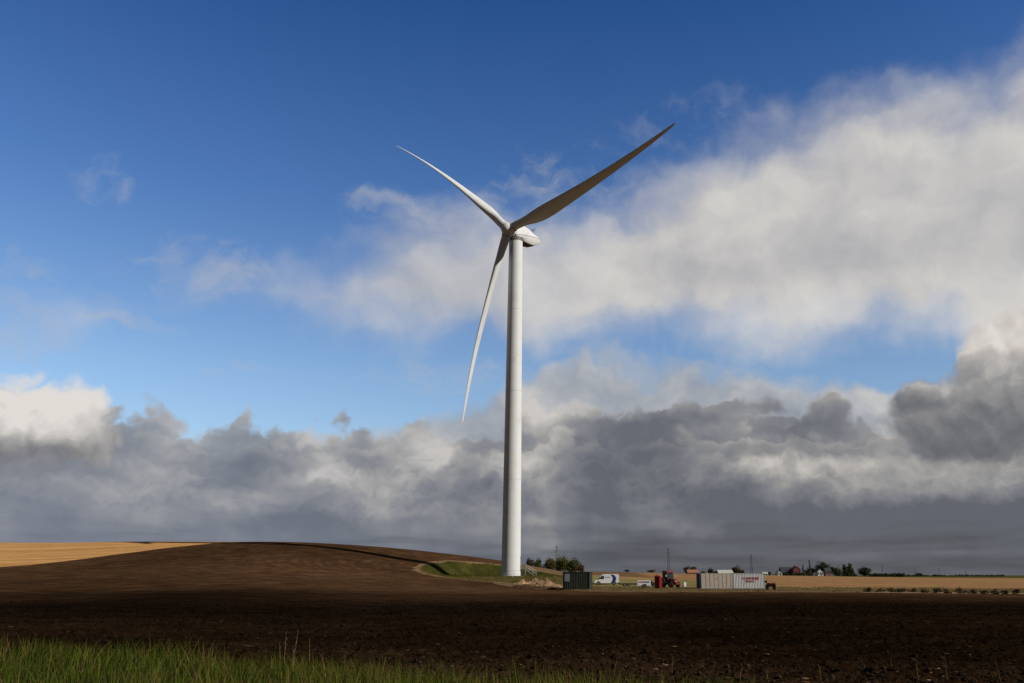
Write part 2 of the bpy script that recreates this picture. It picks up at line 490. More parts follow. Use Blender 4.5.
# behind the hill and far away
for px_, Y_, z_ in ((-150, 150, 4), (-150, 250, 11.5), (-150, 340, 9), (0, 340, 9), (120, 330, 8.5), (235, 320, 8), (290, 315, 7.5), (350, 315, 6.5), (406, 315, 5.5), (456, 318, 4.3),
                    (500, 325, 3.4), (540, 340, 2.6), (580, 380, 1.6), (0, 480, 5), (200, 480, 4), (350, 480, 3), (450, 480, 2.5)):
    p_ = at(px_, 575, Y_); _c.append((p_.x, Y_, z_))
for px_, py_, Y_ in ((590, 571.6, 620), (640, 572.6, 620), (690, 574.0, 640), (740, 575.6, 560), (820, 577.0, 560), (865, 579.3, 520), (930, 577.2, 620), (1024, 577.0, 640), (1150, 577, 640), (540, 571.8, 620), (480, 572, 620)):
    cp(px_, py_, Y_)
TXY, TW = tps_fit(_c)


def sstep(a, b, x):
    t = np.clip((x - a) / (b - a), 0, 1); return t * t * (3 - 2 * t)


def vnoise(x, y, seed=0):
    """smooth value noise, numpy"""
    xi, yi = np.floor(x).astype(np.int64), np.floor(y).astype(np.int64)
    fx, fy = x - xi, y - yi
    fx = fx * fx * (3 - 2 * fx); fy = fy * fy * (3 - 2 * fy)
    def h(a, b):
        n = (a * 374761393 + b * 668265263 + seed * 1274126177) & 0xffffffff
        n = ((n ^ (n >> 13)) * 1274126177) & 0xffffffff
        return ((n ^ (n >> 16)) & 0xffff) / 65535.0
    return (h(xi, yi) * (1 - fx) + h(xi + 1, yi) * fx) * (1 - fy) + (h(xi, yi + 1) * (1 - fx) + h(xi + 1, yi + 1) * fx) * fy


def fbm(x, y, o=4, seed=0):
    s = 0; a = 0.5
    for k in range(o):
        s = s + a * (vnoise(x, y, seed + k) - 0.5); x = x * 2.03 + 7.1; y = y * 2.03 - 3.3; a *= 0.5
    return s


def verge_edge(x):
    """y of the far edge of the grass verge at x"""
    return 19.5 - (x + 9.5) * 0.28 + np.sin(x * 0.7) * 0.35


def ground(x, y, fine=True):
    x = np.atleast_1d(np.asarray(x, float)); y = np.atleast_1d(np.asarray(y, float))
    z = np.zeros(len(x))
    for k in range(0, len(x), 60000):
        xs, ys = x[k:k + 60000], y[k:k + 60000]
        q = np.stack([xs, ys], 1) / 100.0
        r = np.hypot(xs, ys)
        lim = np.minimum(1.0, 640.0 / np.maximum(r, 1))      # beyond 640 m keep the height of the rim and let it sink
        qc = q * lim[:, None]
        d2 = ((qc[:, None] - TXY[None]) ** 2).sum(-1)
        zz = (0.5 * d2 * np.log(d2 + 1e-12)) @ TW[:-3] + TW[-3] + qc @ TW[-2:]
        zz = np.clip(zz, -1.5, 14)
        far = sstep(640, 2600, r)
        zz = zz * (1 - far) + (-0.3) * far
        # flat close to the camera
        near = sstep(26, 60, ys) * sstep(-100, 26, ys + 60)
        zz = zz * near
        z[k:k + 60000] = zz
    # building pad round the tower: flat top, cut bank behind, fill slope in front
    r = np.hypot((x - PADC[0]), (y - PADC[1]) * 0.76)
    w = sstep(20.0, 13.0, r)
    pz = TOWER.z - 0.05 - 1.25 * sstep(196, 184, y)
    z = z * (1 - w) + pz * w
    # grass verge beside the camera
    e = verge_edge(x)
    hv = 1.22 - 0.034 * (x + 9)
    hv = np.clip(hv, 0.25, 1.3)
    wv = sstep(0.3, -3.2, y - e)
    z = z * (1 - wv) + (z + hv) * wv
    # rough ground relief
    z = z + 0.10 * fbm(x / 9, y / 9, 3, 3) * sstep(30, 60, y) 
    return z


def gz(x, y): return float(ground([x], [y])[0])


def on(px, Y, py=None):
    """ground point under pixel column px at depth Y"""
    p = at(px, 580, Y); p.z = gz(p.x, p.y); return p


def soil_disp(x, y):
    """clods and plough furrows of the ploughed soil, metres"""
    c = np.abs(fbm(x / 0.55, y / 0.55, 3, 11)) * 0.38 + np.maximum(fbm(x / 0.22, y / 0.22, 2, 21), 0) * 0.22
    lump = np.maximum(fbm(x / 1.6, y / 1.6, 2, 31) - 0.04, 0) * 0.35
    fur = 0.035 * np.sin((y * 0.97 + x * 0.16) * 2 * math.pi / 1.3 + fbm(x / 5, y / 5, 2, 5) * 5)
    return c + lump + fur


def build_terrain():
    rows = []
    # radii: fine where the picture sees them
    r = 2.0
    rs = [2.0]
    while r < 7000:
        # one step is a fraction of a pixel row for flat ground under a 2.6 m eye, never above 3 % of r
        px = 900 * 2.6 / (r * r)
        step = min(max(0.35 / px, 0.05), 1.2 if 110 < r < 330 else (0.9 if r <= 110 else 12 + r * 0.03))
        r += step; rs.append(r)
    rs = np.array(rs)
    a_in = np.radians(np.linspace(-37, 31, 1150))
    a_out = np.radians(np.concatenate([np.linspace(31, 323, 74)[1:-1]]))
    ang = np.concatenate([a_in, a_out])
    na, nr = len(ang), len(rs)
    Rg, Ag = np.meshgrid(rs, ang, indexing='ij')
    x = (Rg * np.sin(Ag)).ravel(); y = (Rg * np.cos(Ag)).ravel()
    z = ground(x, y)
    rr = np.hypot(x, y)
    # signed distances of the ground covers (positive inside)
    e = verge_edge(x)
    verge = (e - 0.6 - y) + fbm(x / 0.9, y / 0.9, 3, 41) * 1.5
    a, b = at(0, 567, 188), at(236, 541.6, 242)
    nx, ny = -(b.y - a.y), (b.x - a.x); L = math.hypot(nx, ny)
    stub = ((x - a.x) * nx + (y - a.y) * ny) / L
    stub = np.minimum(stub, (b.x + 6 - x) * 1.0 + 0) + fbm(x / 3, y / 3, 3, 51) * 0.8
    padr = 19.6 - np.hypot(x - PADC[0], (y - PADC[1]) * 0.76) + fbm(x / 2.5, y / 2.5, 3, 61) * 2.6
    # strip of rough earth between soil and fields: near edge
    xs = np.array([-200, -17, -14, -5, 3, 30, 60, 75, 200]); ys_ = np.array([900, 900, 176, 150, 134, 137, 134, 127, 121])
    near_e = np.interp(x, xs, ys_)
    earth = (y - near_e) + fbm(x / 2.5, y / 2.5, 3, 71) * 3.0 * (1 - 0.85 * sstep(48, 60, x))
    # fields behind
    fe = np.interp(x, [-200, 0, 5, 30, 45, 200], [520, 300, 190, 186, 172, 172])
    fld = (y - fe) + fbm(x / 4, y / 4, 3, 81) * 3
    soil = np.clip(-earth, -5, 5) * 0 + ((earth < 0) & (verge < 0) & (stub < 0) & (padr < 0))
    near = 1 - sstep(60, 130, rr)
    amp = np.where(soil > 0.5, 1.0, 0.25) * near * (verge < 0)
    z = z + soil_disp(x, y) * amp
    # rough clumps on the earth strip
    er = ((earth > -3) & (fld < 0) & (padr < 0) & (stub < 0))
    z = z + er * np.maximum(fbm(x / 1.7, y / 1.7, 3, 91), 0) * 0.32 * sstep(260, 200, y)
    V = np.stack([x, y, z], 1)
    V = np.concatenate([V, [[0, 0, float(z[:na].mean())]]])
    ii, jj = np.meshgrid(np.arange(nr - 1), np.arange(na), indexing='ij')
    j2 = (jj + 1) % na
    F = np.stack([ii * na + jj, (ii + 1) * na + jj, (ii + 1) * na + j2, ii * na + j2], -1).reshape(-1, 4)[:, ::-1]
    f = lambda v: np.concatenate([np.clip(v, -30, 30), [0]])
    print('terrain', len(V), nr)
    o = np_mesh('ground', V, F, ground_mat(), attrs={'verge': ('POINT', f(verge)), 'stub': ('POINT', f(stub)), 'pad': ('POINT', f(padr)),
                'earth': ('POINT', f(earth)), 'fld': ('POINT', f(fld))})
    tag(o, kind='structure')
    return o


def ground_mat():
    m = bpy.data.materials.new('ground_cover'); m.use_nodes = True
    t = m.node_tree; b = t.nodes['Principled BSDF']
    P = t.nodes.new('ShaderNodeTexCoord').outputs['Object']
    def att(n):
        a = t.nodes.new('ShaderNodeAttribute'); a.attribute_name = n; return X(t, a.outputs['Fac'])
    V_, ST, PD, EA, FL = att('verge'), att('stub'), att('pad'), att('earth'), att('fld')
    sp = t.nodes.new('ShaderNodeSeparateXYZ'); t.links.new(P, sp.inputs[0])
    x, y = X(t, sp.outputs[0]), X(t, sp.outputs[1])
    n_big = noise(t, P, 0.02, 4, 0.55)
    n_mid = noise(t, P, 0.22, 5, 0.6)
    n_sm = noise(t, P, 2.3, 5, 0.65)
    n_fine = noise(t, P, 14.0, 4, 0.7)
    rows = noise(t, vmath(t, 'MULTIPLY', P, (0.05, 0.9, 1.0)), 1.0, 4, 0.6)    # drill rows running across
    # ploughed soil
    soil = ramp(t, (n_mid * 0.45 + n_sm * 0.35 + rows * 0.3 - 0.02).cl(), [(0.25, (0.024, 0.0142, 0.0080)), (0.5, (0.055, 0.0320, 0.0175)), (0.72, (0.105, 0.061, 0.034))])
    soil = mixc(t, (n_fine + n_sm * 0.5).smooth(0.86, 1.02) * 0.5, soil, (0.16, 0.085, 0.045))
    # paler dried crests along the hill, soil darker towards the camera
    crest = noise(t, vmath(t, 'MULTIPLY', P, (0.03, 0.16, 1.0)), 1.0, 5, 0.6)
    soil = mixc(t, crest.smooth(0.56, 0.72) * n_sm.smooth(0.40, 0.6) * 0.6, soil, (0.12, 0.066, 0.036))
    soil = mixc(t, 1.0, soil, (0.92, 0.84, 0.76), 'MULTIPLY')
    soil = scalec(t, soil, noise(t, vmath(t, 'MULTIPLY', P, (0.35, 1.0, 1.0)), 0.8, 4, 0.65).lin(0.3, 0.7, 0.62, 1.35))
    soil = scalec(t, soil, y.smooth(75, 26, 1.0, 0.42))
    # arcs where the plough turned round the turbine pad
    ax_ = x - PADC[0]; ay_ = y - PADC[1]
    rad = (ax_ * ax_ + ay_ * ay_).pw(0.5) + (n_mid - 0.5) * 2.5
    arc = (rad * 2.6)._m('SINE')
    soil = scalec(t, soil, 1.0 + arc * rad.smooth(75, 30) * rad.smooth(20, 26) * n_big.smooth(0.38, 0.6) * 0.20)
    soil = scalec(t, soil, n_big.lin(0.35, 0.65, 0.80, 1.25))
    # straw stubble: long pale and dark passes of the combine
    str_n = noise(t, vmath(t, 'MULTIPLY', P, (0.02, 0.35, 1.0)), 1.0, 5, 0.6)
    straw = ramp(t, (str_n * 0.65 + n_mid * 0.25 + n_sm * 0.12).cl(), [(0.3, (0.31, 0.155, 0.052)), (0.5, (0.46, 0.245, 0.088)), (0.7, (0.58, 0.34, 0.14))])
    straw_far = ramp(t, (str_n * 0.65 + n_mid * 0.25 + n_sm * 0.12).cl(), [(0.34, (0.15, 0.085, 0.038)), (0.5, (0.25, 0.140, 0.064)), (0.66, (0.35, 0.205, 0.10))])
    # weeds and pale earth of the building site
    earth = ramp(t, (n_mid * 0.5 + n_sm * 0.5).cl(), [(0.32, (0.060, 0.040, 0.022)), (0.5, (0.145, 0.090, 0.050)), (0.68, (0.26, 0.165, 0.092))])
    weed = ramp(t, n_sm, [(0.3, (0.030, 0.034, 0.011)), (0.6, (0.075, 0.072, 0.024)), (0.8, (0.13, 0.10, 0.04))])
    earth = mixc(t, n_mid.smooth(0.52, 0.66) * 0.7, earth, weed)
    olive = ramp(t, (rows * 0.5 + n_mid * 0.5).cl(), [(0.3, (0.13, 0.115, 0.040)), (0.6, (0.20, 0.165, 0.062)), (0.8, (0.25, 0.19, 0.08))])
    grass = ramp(t, (n_mid * 0.6 + n_sm * 0.4).cl(), [(0.3, (0.018, 0.017, 0.006)), (0.5, (0.040, 0.040, 0.010)), (0.7, (0.080, 0.068, 0.020))])
    padg = mixc(t, (y * -1.0 + n_mid * 6).smooth(-201, -196) * 0.8, grass, (0.11, 0.078, 0.034))
    # compose from near to far
    col = mixc(t, EA.smooth(-0.4, 0.4), soil, earth)
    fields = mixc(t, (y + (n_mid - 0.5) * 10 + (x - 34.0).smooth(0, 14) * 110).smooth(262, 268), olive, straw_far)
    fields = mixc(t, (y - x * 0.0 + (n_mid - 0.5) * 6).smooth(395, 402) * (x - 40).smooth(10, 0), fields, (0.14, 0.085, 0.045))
    fields = mixc(t, (y + (n_mid - 0.5) * 14).smooth(610, 640), fields, weed)
    fields = mixc(t, x.smooth(-20, -30).mx((x - y * 0.62).smooth(0.0, 6.0)), fields, soil)  # fields out of view made dark soil to cut warm bounce onto the blades
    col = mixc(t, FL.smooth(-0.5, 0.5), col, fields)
    # pale track along the right edge of the soil
    trk = (EA - 3.2).ab()
    col = mixc(t, trk.smooth(1.9, 1.2) * (x + n_sm * 8).smooth(44, 56), col, (0.34, 0.21, 0.16))
    col = mixc(t, ST.smooth(-0.25, 0.25) * y.smooth(300, 290), col, straw)  # no stubble on the unseen ground behind the crest, for less bounce light
    col = mixc(t, (PD + 1.2).smooth(-0.6, 0.5) * n_sm.smooth(0.3, 0.5), col, (0.20, 0.125, 0.070))
    col = mixc(t, PD.smooth(-0.4, 0.6), col, padg)
    col = mixc(t, V_.smooth(-0.3, 0.5), col, mixc(t, n_sm.smooth(0.4, 0.6), (0.030, 0.022, 0.012), (0.055, 0.055, 0.018)))
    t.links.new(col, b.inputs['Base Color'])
    b.inputs['Roughness'].default_value = 0.95
    b.inputs['Specular IOR Level'].default_value = 0.0
    bn = t.nodes.new('ShaderNodeBump'); bn.inputs['Strength'].default_value = 0.85; bn.inputs['Distance'].default_value = 0.16
    h = n_sm * 0.9 + n_fine * 0.3 + rows * 0.8 + arc * rad.smooth(75, 30) * 0.10
    t.links.new(h.k, bn.inputs['Height']); t.links.new(bn.outputs[0], b.inputs['Normal'])
    return m

build_terrain()


# ---------------------------------------------------------------- a cloud overhead to the south-east, its shadow lies on the near soil
def build_cloud():
    alt = 700.0
    off = Vector((sdir.x, sdir.y, 0)) * (alt / sdir.z)
    m = mat('cloud_vapour', (0.85, 0.85, 0.86), 1.0, 0.03, 0.01, spec=0.0)
    # thin enough for part of the sunlight to come through, unevenly
    t = m.node_tree; tr = t.nodes.new('ShaderNodeBsdfTransparent'); mx = t.nodes.new('ShaderNodeMixShader')
    nn = noise(t, t.nodes.new('ShaderNodeTexCoord').outputs['Object'], 0.018, 3, 0.5, dims='3D')
    t.links.new(nn.smooth(0.35, 0.65, 0.60, 0.84).k, mx.inputs[0]); t.links.new(t.nodes['Principled BSDF'].outputs[0], mx.inputs[1]); t.links.new(tr.outputs[0], mx.inputs[2])
    t.links.new(mx.outputs[0], t.nodes['Material Output'].inputs['Surface'])
    bm = bmesh.new()
    spots = []
    rg = random.Random(5)
    for gx in range(-330, 520, 46):
        for gy in (58, 90):
            # centre of the puff so that its shadow falls on (gx, gy); the north row follows y = 122 at the ground
            cy = (20 + 34) if gy < 80 else 122 - 34 + 3.0 * math.sin(gx * 0.021)
            r = 34
            if gy >= 80: r = 33
            spots.append((gx + rg.uniform(-10, 10), cy, r))
    for sx, sy, r in spots:
        M = Matrix.Translation(Vector((sx + off.x, sy + off.y, alt + rg.uniform(-6, 14)))) @ Matrix.Diagonal((r * 1.15, r, r * 0.42, 1))
        bmesh.ops.create_icosphere(bm, subdivisions=3, radius=1.0, matrix=M)
    me = bpy.data.meshes.new('cloud')
    bm.to_mesh(me); bm.free()
    n = len(me.vertices); co = np.empty(n * 3); me.vertices.foreach_get('co', co); co = co.reshape(-1, 3)
    co[:, 2] += fbm(co[:, 0] / 25, co[:, 1] / 25, 4, 3) * 22; co[:, 1] += fbm(co[:, 0] / 18, co[:, 2] / 18, 3, 8) * 6
    me.vertices.foreach_set('co', co.ravel()); me.update()
    me.polygons.foreach_set('use_smooth', [True] * len(me.polygons))
    o = new_obj('cloud', me, m)
    tag(o, kind='structure')
build_cloud()


# ---------------------------------------------------------------- wind turbine
def build_turbine():
    white = mat('turbine_white', (0.555, 0.567, 0.572), 0.62, 0.03, 0.6, dirt=(0.40, 0.39, 0.36), dirt_amt=0.4, dscale=0.25, spec=0.25)
    # tower paint: faint weld rings between its sections
    t = white.node_tree
    grey = mat('galvanised_steel', (0.30, 0.31, 0.32), 0.5, 0.1, 4, metal=0.6)
    dark = mat('dark_opening', (0.03, 0.03, 0.035), 0.6)
    th, ph, RR, tilt, hx, D = 0.533, 0.264, 47.243, 0.078, -13.807, 201.72
    root = empty('wind_turbine', TOWER, 0, 'tall white three bladed wind turbine standing on the round grassy pad', 'wind turbine')
    T0 = TOWER
    top = 80.35 - T0.z                       # tower height
    prof = []
    H = top
    for k in range(0, 81):
        u = k / 80
        r = 2.12 + (1.62 - 2.12) * u ** 1.05
        z = H * u
        prof.append((r, z))
    # base collar and section flanges
    pp = []
    for r, z in prof:
        pp.append((r, z))
    body = MB().lathe(pp, 96)
    tower = body.build('tower', white, root, smooth=True)
    seam_m = mat('flange_seam', (0.48, 0.49, 0.49), 0.6)
    for zf, w in ((0.55, 0.05), (1.25, 0.03), (H * 0.27, 0.018), (H * 0.53, 0.018), (H * 0.78, 0.018)):
        r = 2.12 + (1.62 - 2.12) * (zf / H) ** 1.05
        MB().lathe([(r - 0.02, zf - 0.09), (r + w, zf - 0.09), (r + w, zf + 0.09), (r - 0.02, zf + 0.09)], 96).build('flange_ring', seam_m, tower, smooth=True)
    con = mat('concrete', (0.34, 0.33, 0.30), 0.85, 0.15, 2, bump=0.02)
    MB().lathe([(2.95, -0.6), (2.95, 0.06), (2.9, 0.1), (2.0, 0.1)], 64).build('foundation', con, root, smooth=True)
    # door on the right side with a landing and a stair running down to the right
    dr = MB().box(2.02, -0.45, 1.62, 2.19, 0.45, 3.9).build('door', mat('door_grey', (0.20, 0.21, 0.22), 0.5), root, bevel=0.02)
    MB().box(2.19, 0.28, 2.62, 2.24, 0.36, 2.85).build('handle', grey, dr)
    st = MB()
    st.box(2.15, -0.65, 1.50, 3.25, 0.65, 1.56)
    for i in range(10):
        st.box(3.25 + i * 0.24, -0.5, 1.34 - i * 0.155, 3.25 + i * 0.24 + 0.26, 0.5, 1.37 - i * 0.155)
    for s in (-0.56, 0.56):
        st.prism([(3.2, 1.52), (3.3, 1.52), (5.72, -0.1), (5.55, -0.1), (3.2, 1.34)], s - 0.03, s + 0.03)
        st.tube((3.15, s, 1.5), (3.15, s, -0.1), 0.05)
    stair = st.build('stair', grey, root)
    hr = MB()
    for s in (-0.6, 0.6):
        for h in (0.55, 1.05):
            hr.path([(2.2, s, 1.56 + h), (3.2, s, 1.56 + h), (5.6, s, h)], 0.035)
        for px, pz in ((2.25, 1.56), (3.2, 1.56), (4.0, 1.0), (4.8, 0.48), (5.55, 0.0)):
            hr.tube((px, s, pz), (px, s, pz + 1.05), 0.03)
    hr.build('handrail', grey, stair)
    # cooling and transformer cabinet hanging at the tower side above the landing
    cb = MB().box(2.06, -0.5, 3.98, 2.5, 0.5, 4.25).box(2.12, -0.06, 4.6, 2.35, 0.06, 4.72)
    cb.build('door_canopy', grey, root, bevel=0.02)

    # rotor frame
    a = Vector((-math.sin(th) * math.cos(tilt), -math.cos(th) * math.cos(tilt), math.sin(tilt)))
    u = Vector((math.cos(th), -math.sin(th), 0)); w = u.cross(a)
    if w.z < 0: w = -w
    hub = Vector((hx, D, 80.0 + EYE)) - T0         # fit was made with the eye at 0
    # nacelle frame: b backwards (horizontal), u sideways
    bk = Vector((math.sin(th), math.cos(th), 0)); up = Vector((0, 0, 1))
    def NP(f, s, z): return hub + bk * f + u * s + up * z     # f metres behind the hub centre
    # cross sections: f, half width, bottom, shoulder z, top, top half width
    sec = [(1.6, 1.2, -1.25, -0.95, 1.3, 0.8), (2.0, 1.5, -1.4, -0.9, 1.75, 1.0), (3.2, 1.8, -1.5, -0.6, 2.3, 1.15), (5.0, 1.9, -1.55, -0.2, 2.65, 1.15),
           (7.0, 1.9, -1.5, 0.2, 2.6, 1.1), (8.8, 1.85, -1.3, 0.55, 2.2, 1.0), (10.5, 1.78, -0.75, 0.85, 1.7, 0.9), (11.9, 1.55, -0.15, 1.05, 1.30, 0.8)]
    top_m, bot_m = MB(), MB()
    rt, rb = [], []
    for f, hw, zb, zs, zt, tw in sec:
        rt.append([NP(f, s, z) for s, z in ((-hw, zs + .06), (-hw * .98, zs + (zt - zs) * .45), (-tw, zt * .93 + zs * .07), (-tw * .6, zt), (0, zt + .03), (tw * .6, zt), (tw, zt * .93 + zs * .07), (hw * .98, zs + (zt - zs) * .45), (hw, zs + .06))])
        rb.append([NP(f, s, z) for s, z in ((hw, zs - .06), (hw * .97, zs + (zb - zs) * .6), (hw * .72, zb), (0, zb - .03), (-hw * .72, zb), (-hw * .97, zs + (zb - zs) * .6), (-hw, zs - .06))])
    top_m.rings(rt); bot_m.rings(rb)
    nac = top_m.build('nacelle', white, root, smooth=True)
    bot_m.build('nacelle_underside', white, nac, smooth=True)
    seam = MB().rings([[NP(f, s * (hw - .05), zs + q * .07) for s, q in ((-1, -1), (-1, 1), (1, 1), (1, -1))] for f, hw, zb, zs, zt, tw in sec])
    seam.build('seam', dark, nac)
    # dark ventilation grille under the tail
    MB().rings([[NP(f, s, z) for s, z in ((-h, z0 - .05), (h, z0 - .05), (h, z0 + .1), (-h, z0 + .1))] for f, h, z0 in ((5.2, 0.95, -1.62), (7.4, 0.95, -1.55), (9.6, 0.9, -1.26))]).build('vent_grille', dark, nac)
    # roof hatch line and weather mast
    mast = MB()
    for s, f in ((-0.45, 10.3), (0.45, 10.3)):
        b0 = NP(f, s, 1.6); mast.tube(b0, b0 + Vector((0, 0, 1.75)), 0.045)
    mast.tube(NP(10.3, -0.9, 3.1), NP(10.3, 0.9, 3.1), 0.045)
    for s in (-0.9, 0.9, 0.1):
        mast.tube(NP(10.3, s, 3.1), NP(10.3, s, 3.5), 0.03); mast.tube(NP(10.1, s - .22, 3.5), NP(10.5, s + .22, 3.5), 0.055)
    mast.tube(NP(10.9, 0.5, 1.1), NP(10.9, 0.5, 2.4), 0.06); mast.tube(NP(10.6, 0.5, 2.1), NP(11.5, 0.5, 2.1), 0.07)
    mast.build('weather_mast', dark, nac)
    # yaw neck between tower and nacelle
    nk = MB().lathe([(1.5, H - 0.05), (1.66, H + 0.02), (1.66, H + 0.4), (1.5, H + 1.0)], 64)
    nk.build('yaw_neck', mat('yaw_ring_grey', (0.09, 0.09, 0.09), 0.6), tower, smooth=True)

    # hub / spinner
    hb = MB()
    def RP(f, r, ang): return hub + a * f + u * (r * math.cos(ang)) + w * (r * math.sin(ang))
    pr = [(1.95, 0.06), (1.9, 0.45), (1.7, 0.85), (1.3, 1.25), (0.7, 1.52), (0.0, 1.62), (-0.8, 1.60), (-1.35, 1.42), (-1.45, 1.2)]
    hb.rings([[RP(f, r, 2 * math.pi * i / 40) for i in range(40)] for f, r in pr])
    hubo = hb.build('hub', white, root, smooth=True)

    # blades
    cc = {0: (0.059, -0.013, 0.086), 1: (0.058, -0.030, 0.029), 2: (0.022, 0.072, 0.025)}
    g = -0.011
    def foil(n=26):
        pts = []
        for i in range(n):
            s = i / n
            if s < 0.5: xx = (1 + math.cos(2 * math.pi * s)) / 2; sg = 1
            else: xx = (1 + math.cos(2 * math.pi * s)) / 2; sg = -1
            yt = 5 * (0.2969 * math.sqrt(xx) - 0.126 * xx - 0.3516 * xx ** 2 + 0.2843 * xx ** 3 - 0.1015 * xx ** 4)
            pts.append((xx, sg * (yt + 0.02 * xx) + 0.06 * 4 * xx * (1 - xx) * 0.5))
        return pts
    FO = foil()
    for k, dpsi in ((1, 0), (0, 2 * math.pi / 3), (2, 4 * math.pi / 3)):
        ang = ph + dpsi
        d = u * math.cos(ang) + w * math.sin(ang); e = -u * math.sin(ang) + w * math.cos(ang)
        c1, b1, s1 = cc[k]
        rings = []
        for i in range(0, 65):
            tt = 0.028 + (1 - 0.028) * i / 64
            def cen(q): return hub + (d * q + a * (c1 * q - b1 * max(q, 0) ** 2.6) + e * (-g * math.cos(ang) * q * q + s1 * max(q, 0) ** 2.6)) * RR
            c = cen(tt); tg = (cen(min(tt + .01, 1.01)) - cen(tt - .01)).normalized()
            # chord and thickness along the span
            ch = np.interp(tt, [0, .05, .09, .13, .17, .21, .26, .33, .45, .6, .75, .88, .95, .985, 1.0], [2.1, 2.1, 2.35, 2.9, 3.5, 3.85, 3.8, 3.5, 2.95, 2.35, 1.75, 1.2, .85, .6, .25])
            tk = np.interp(tt, [0, .05, .10, .16, .22, .35, .6, 1.0], [1, .98, .72, .46, .36, .27, .21, .17])
            rnd = 1 - sstep(.045, .15, np.array(tt))
            be = R(np.interp(tt, [0, .1, .25, .5, .8, 1], [60, 62, 66, 72, 77, 79]))
            cd = e * math.cos(be) + a * math.sin(be)
            cd = (cd - tg * cd.dot(tg)).normalized(); nd = tg.cross(cd).normalized()
            ring = []
            for j, (xx, yy) in enumerate(FO):
                an = 2 * math.pi * j / len(FO)
                px = (0.32 - xx) * ch; py = yy * ch * tk
                cxr = -math.cos(an) * 1.05; cyr = math.sin(an) * 1.05
                px = px * (1 - rnd) + cxr * rnd; py = py * (1 - rnd) + cyr * rnd
                ring.append(c + cd * float(px) + nd * float(py))
            rings.append(ring)
        bl = MB().rings(rings)
        bo = bl.build('blade', white, root, smooth=True)
        ro = hub + (d * 0.024 + a * (c1 * .024)) * RR
        MB().tube(hub + d * 0.7, hub + d * 1.70, 1.20, 1.18, 40).build('blade_root_ring', white, bo, smooth=True)
        MB().tube(hub + d * 1.705, hub + d * 1.84, 1.13, 1.13, 40).build('root_seal', dark, bo, smooth=True)
build_turbine()


# ---------------------------------------------------------------- trees and shrubs
def leaf_mat(name, dark, light, autumn=None):
    m = bpy.data.materials.new(name); m.use_nodes = True
    t = m.node_tree; b = t.nodes['Principled BSDF']
    a = t.nodes.new('ShaderNodeAttribute'); a.attribute_name = 'tone'
    x = X(t, a.outputs['Fac'])
    st = [(0.0, dark), (0.6, light)] + ([(1.0, autumn)] if autumn else [(1.0, tuple(c * 1.25 for c in light))])
    t.links.new(ramp(t, x, st), b.inputs['Base Color'])
    b.inputs['Roughness'].default_value = 0.7; b.inputs['Specular IOR Level'].default_value = 0.15
    return m


LEAF = {
    'green': leaf_mat('leaf_green', (0.020, 0.030, 0.008), (0.055, 0.070, 0.018), (0.10, 0.085, 0.02)),
    'dark': leaf_mat('leaf_dark', (0.010, 0.018, 0.007), (0.030, 0.042, 0.014), (0.045, 0.045, 0.016)),
    'brown': leaf_mat('leaf_brown', (0.028, 0.022, 0.009), (0.070, 0.048, 0.018), (0.13, 0.07, 0.022)),
    'yellow': leaf_mat('leaf_yellow', (0.035, 0.036, 0.008), (0.085, 0.078, 0.018), (0.15, 0.105, 0.02)),
}
BARK = mat('bark', (0.06, 0.045, 0.035), 0.9, 0.3, 6, bump=0.02, spec=0.1)


def leaves(lobes, size, n, seed):
    """leaf-clump cards spread through several lobes (cx, cy, cz, rx, ry, rz)"""
    g = np.random.default_rng(seed)
    L = np.array(lobes, float)
    vol = L[:, 3] * L[:, 5]; p = vol / vol.sum()
    # clump centres near the lobe surfaces, leaves gather round them
    nc = max(14, n // 16)
    k = g.choice(len(L), nc, p=p)
    d = g.normal(size=(nc, 3)); d /= np.linalg.norm(d, axis=1)[:, None]
    rad = g.uniform(0.25, 1.0, nc) ** 0.5 * g.uniform(0.80, 1.10, nc)
    C = L[k, :3] + d * rad[:, None] * L[k, 3:]
    ci = g.integers(0, nc, n)
    spread = 0.23 * L[k[ci]][:, 3:]
    P = C[ci] + g.normal(size=(n, 3)) * spread
    tone_c = g.uniform(0, 0.75, nc)
    tone = np.clip(tone_c[ci] + g.uniform(-0.12, 0.28, n), 0, 1)
    a = g.normal(size=(n, 3)); a /= np.linalg.norm(a, axis=1)[:, None]
    b = np.cross(a, g.normal(size=(n, 3))); b /= np.linalg.norm(b, axis=1)[:, None]
    s = size * g.uniform(0.5, 1.25, n)[:, None]
    V = np.stack([P - a * s * .5, P + b * s * .35, P + a * s * .5, P - b * s * .35], 1).reshape(-1, 3)
    F = np.arange(4 * n).reshape(n, 4)
    return V, F, np.repeat(tone, 4)


